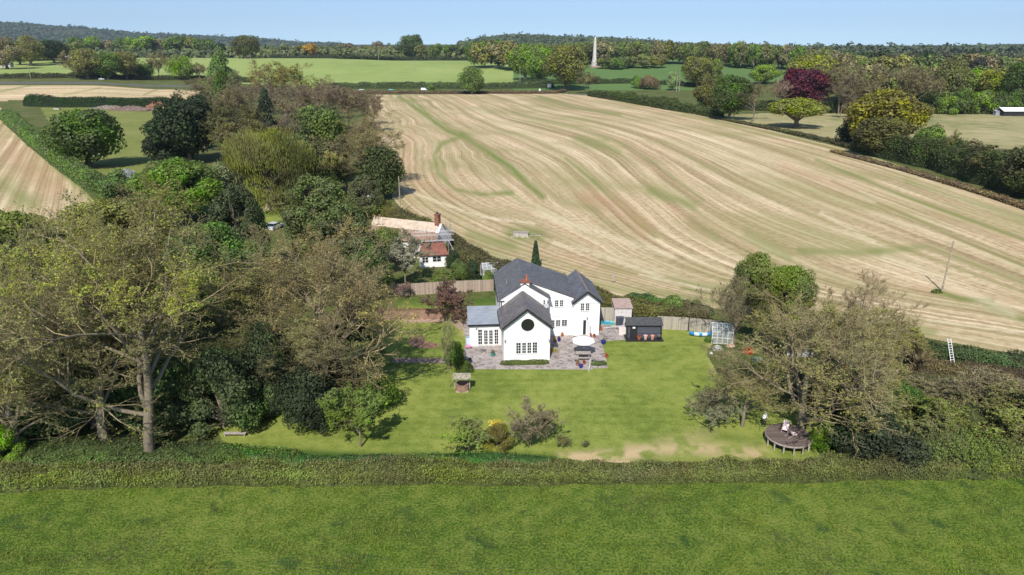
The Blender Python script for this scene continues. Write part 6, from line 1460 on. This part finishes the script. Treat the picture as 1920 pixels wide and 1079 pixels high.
T("bare_tree", "broad bare brown tree behind the orange green oak, left", 1640, 214, 120, 90, (.14, .13, .055), "twig0")
T("bare_tree", "broad bare brown tree behind the orange green oak, right", 1705, 214, 124, 96, (.14, .12, .06), "twig1")
T("dark_conifer", "dark conifer among the far right wood", 1826, 168, 108, 38, (.035, .035, .03), "column0")
T("lime_tree", "yellow green tree near the dark conifer", 1865, 196, 128, 62, (.12, .13, .02), "mid2")
T("oak_tree", "dark green tree at the right edge of the far wood", 1903, 200, 118, 66, (.05, .08, .018), "mid3")
T("oak_tree", "olive tree between bare trees and the dark conifer", 1770, 205, 116, 76, (.10, .11, .03), "mid0")
for i, (px, by, ty, w_, c) in enumerate(sorted(((1735, 214, 168, 50, Gc), (1772, 214, 172, 46, FGc), (1800, 214, 166, 50, Gc), (1838, 214, 170, 50, FGc), (1872, 214, 172, 50, Gc), (1905, 214, 168, 50, Gc), (1690, 213, 176, 40, Dc), (1600, 214, 180, 44, Bc)))):
    T("bush", ORD[i] + " bushy tree from the left in the row along the back of the pasture", px, by, ty, w_, c, "bush%d" % (i % 3), group="bushy trees along the back of the pasture", cat="bushy tree")
# around road and monument
T("roadside_tree", "rounded green tree standing by the road above the stubble field", 886, 177, 126, 48, (.075, .115, .025), "mid1")
T("roadside_tree", "small bright green bush beside the white van", 809, 174, 156, 17, (.075, .13, .02), "bush0", cat="bush")
T("roadside_tree", "bright green oak, left of the pair near the road junction", 985, 150, 83, 62, (.09, .14, .018), "mid0")
T("roadside_tree", "bright green oak, right of the pair near the road junction", 1012, 156, 88, 54, (.09, .145, .018), "mid2")
T("roadside_tree", "large olive green oak left of the obelisk", 1060, 170, 86, 74, (.10, .105, .022), "mid3")
T("roadside_tree", "brown green small tree below the obelisk", 1102, 176, 132, 44, (.12, .11, .045), "twigleaf")
T("roadside_tree", "bright green round bush right of the obelisk", 1191, 166, 142, 21, (.08, .15, .02), "bush1", cat="bush")
T("roadside_tree", "brown round bush right of the bright green round bush", 1217, 168, 142, 36, (.12, .09, .045), "bush2", cat="bush")
T("roadside_tree", "pale green small tree beside the two pale poles", 1261, 170, 134, 24, (.15, .20, .08), "mid1")
T("roadside_tree", "olive green twin crowned tree, broad left crown", 1306, 164, 107, 54, (.105, .11, .025), "mid2")
T("roadside_tree", "olive green twin crowned tree, narrow right crown", 1340, 160, 111, 26, (.09, .12, .02), "column0")
for i, (px, by, ty, w_, c) in enumerate(((60, 124, 68, 44, Oc), (14, 130, 70, 60, Bc), (38, 122, 78, 40, Gc), (102, 119, 76, 52, Dc), (142, 148, 96, 44, Bc), (166, 149, 92, 56, Oc), (204, 149, 99, 50, Gc), (238, 149, 98, 48, Oc), (300, 149, 98, 50, Bc), (343, 150, 104, 46, FGc), (270, 149, 120, 36, Gc), (376, 152, 118, 40, Bc))):
    T("hedgerow_tree", ("olive green", "brown", "green", "dark spreading", "brown bare looking", "tall olive", "rounded green", "thin olive", "brownish", "bright green", "low grey green", "low brown")[i] + " tree by the left road, " + ("above the farm building", "at the picture's left edge", "behind its first gap", "beside the white farmhouse", "right of the white farmhouse", "over the dark hedgerow", "near the white car", "right of the white car", "near its right end", "last before the conical tree", "in its gap", "under the conical tree")[i], px, by, ty, w_, c, "mid%d" % (i % 4) if i not in (4, 8, 11) else "twigleaf")
for i, (px, by, ty, w_, c) in enumerate(sorted(((150, 107, 70, 36, Gc), (175, 107, 69, 34, FGc), (203, 106, 75, 30, Bc), (232, 106, 71, 34, Gc), (268, 107, 68, 52, FGc), (303, 106, 74, 34, Bc), (338, 107, 67, 54, Gc), (385, 107, 73, 44, Gc), (362, 107, 70, 34, Oc), (412, 108, 82, 30, Dc)))):
    T("woodland_tree", ORD[i] + " rounded tree from the left in the row behind the crop field's left end", px, by, ty, w_, c, "far%d" % (i % 4), group="trees behind the left end of the crop field", single=True)
T("woodland_tree", "dark olive round tree standing apart on the far hedge", 461, 110, 67, 46, (.07, .075, .025), "mid0")
T("orange_tree", "small orange tree on the far hedge line", 583, 109, 82, 28, (.24, .15, .02), "far1")
T("woodland_tree", "tall dark green tree with an uneven top on the skyline", 771, 112, 66, 44, (.05, .075, .025), "mid2")
T("woodland_tree", "bright green small tree right of the tall skyline tree", 818, 112, 82, 24, (.08, .12, .02), "far0")
T("woodland_tree", "olive round tree right of the small bright skyline tree", 792, 114, 84, 28, (.09, .10, .03), "far3")
T("woodland_tree", "bare brown round tree on the far skyline field", 709, 102, 77, 22, (.12, .10, .06), "far2")
T("woodland_tree", "low brown tree left of the bare round one on the skyline", 651, 102, 81, 28, (.10, .09, .05), "far0")
rng = np.random.default_rng(77)
def belt(n, x0, x1, base, top, w_, label, group, cols, jt=6, jb=3, key="far", name="woodland_tree"):
    xs = np.sort(np.linspace(x0, x1, n) + rng.normal(0, (x1 - x0) / n * .3, n))
    for i, px in enumerate(xs):
        b_ = np.interp(px, [x0, x1], base) + rng.uniform(-jb, jb); t_ = np.interp(px, [x0, x1], top) + rng.uniform(-jt, jt * .6)
        T(name, ORD[i] + " tree from the left " + label, px, b_, t_, w_ * rng.uniform(.75, 1.3), np.array(cols[rng.integers(len(cols))]) * rng.uniform(.8, 1.2), key + str(rng.integers(4)), group=group, single=True, cat="tree")
MIX = [(.075, .12, .022), Oc, (.085, .10, .03), (.10, .11, .035), (.075, .10, .03), (.12, .11, .05)]
belt(9, 895, 975, (125, 132), (76, 84), 38, "in the brownish wood ending the pale crop field", "trees of the wood beside the crop field", [Oc, Bc, Gc])
belt(14, 1070, 1230, (118, 118), (80, 82), 30, "in the skyline belt around the obelisk", "trees of the skyline belt around the obelisk", MIX)
belt(10, 1130, 1240, (130, 126), (108, 104), 22, "in the low thicket beside the obelisk", "thicket trees right of the obelisk", MIX, jt=3)
belt(18, 1215, 1420, (120, 122), (80, 88), 30, "in the belt above the dark green field", "trees of the belt above the dark green field", MIX)
belt(16, 1380, 1560, (128, 130), (84, 92), 34, "in the skyline belt above the copper beech", "trees of the right skyline belt", MIX)
belt(20, 1540, 1930, (160, 165), (106, 108), 52, "in the middle rank of the wood behind the pasture", "trees of the broad far wood", MIX + [Bc])
belt(16, 1560, 1930, (190, 190), (124, 128), 56, "in the front rank of the wood behind the pasture", "front rank trees of the broad far wood", MIX + [Bc, FGc])
belt(18, 1560, 1940, (140, 140), (98, 102), 36, "in the dark rear rank of the wood behind the pasture", "rear rank trees of the broad far wood", [Dc, Gc, (.05, .055, .035)])
belt(14, 1000, 1180, (122, 120), (84, 84), 30, "in the far wood behind the bright oaks", "trees of the far wood behind the oaks", MIX)
belt(24, 440, 760, (104, 103), (88, 88), 20, "in the low far belt behind the crop field", "far trees behind the crop field hedge", MIX, jt=3, jb=1)
belt(12, 790, 960, (108, 108), (88, 86), 20, "in the low belt beyond the tall skyline tree", "far trees right of the tall skyline tree", MIX, jt=4, jb=1)
belt(10, 0, 140, (112, 112), (76, 80), 34, "in the row under the far left hill", "trees of the far left row", MIX, jt=5)
# ------------------------------------------------------------------ far woods as stuff
def woods(name, x0, x1, Y0, Y1, n, size, cols, label, seed, mask=None, spire=0.4):
    rng = np.random.default_rng(seed); u = (rng.uniform(x0, x1, n) - 960) / FPX * cP; Y = Y0 * (Y1 / Y0) ** rng.random(n); X = u * Y
    if mask is not None: k = mask(X, Y); X = X[k]; Y = Y[k]
    z = terr(X, Y); m_ = len(X); q = 12
    sz = size * rng.uniform(.45, 1.2, m_) * np.where(rng.random(m_) < .06, 1.6, 1); d = unit(rng.normal(0, 1, (m_, q, 3))); d[..., 2] = np.abs(d[..., 2])
    P = np.stack([X, Y, z], -1)[:, None] + d * sz[:, None, None] * np.array([.55, .55, 1.1])
    V, F = leafquads(rng, P.reshape(-1, 3), (d + np.array([0, -.3, .3])).reshape(-1, 3), size * .75, .8, .4)
    o = link(name, meshnp(name, V, [F], [LEAF])); o.color = (*cols, 1); return tag(o, label, kind="stuff")
woods("left_hill_woods", -200, 640, 3600, 6200, 9000, 17, (.065, .095, .05), "dark woods covering the far left hills", 1, lambda X, Y: vnoise(X / 260, Y / 700, 3) > .3)
woods("middle_hill_woods", 860, 1260, 2300, 3600, 5000, 14, (.08, .11, .045), "conifer wood on the low hill behind the obelisk", 2)
woods("right_hill_woods", 1200, 2150, 1700, 4600, 7500, 13, (.08, .105, .05), "dark conifer woods along the right skyline", 3)
woods("distant_woods", 300, 1300, 1250, 2400, 5000, 10, (.12, .145, .05), "mixed woods in the middle distance behind the crop field", 4, lambda X, Y: vnoise(X / 160, Y / 350, 5) > .25)
woods("left_distant_woods", -200, 420, 1150, 2600, 3500, 11, (.105, .135, .05), "mixed woods below the left hills", 6, lambda X, Y: vnoise(X / 180, Y / 350, 8) > .3)
# ------------------------------------------------------------------ haze
hx = MB().box(-9000, 9000, -700, 9600, -3, 420).build("haze", None if False else mat("haze_tmp", (1, 1, 1)))
m = bpy.data.materials.new("haze"); m.use_nodes = True; n = m.node_tree.nodes; n.clear()
vo = n.new("ShaderNodeVolumePrincipled"); vo.inputs["Density"].default_value = HAZE_D; vo.inputs["Color"].default_value = (.72, .84, 1.0, 1); vo.inputs["Anisotropy"].default_value = .2
oo = n.new("ShaderNodeOutputMaterial"); m.node_tree.links.new(vo.outputs[0], oo.inputs["Volume"])
hx.data.materials.clear(); hx.data.materials.append(m); tag(hx, kind="stuff")
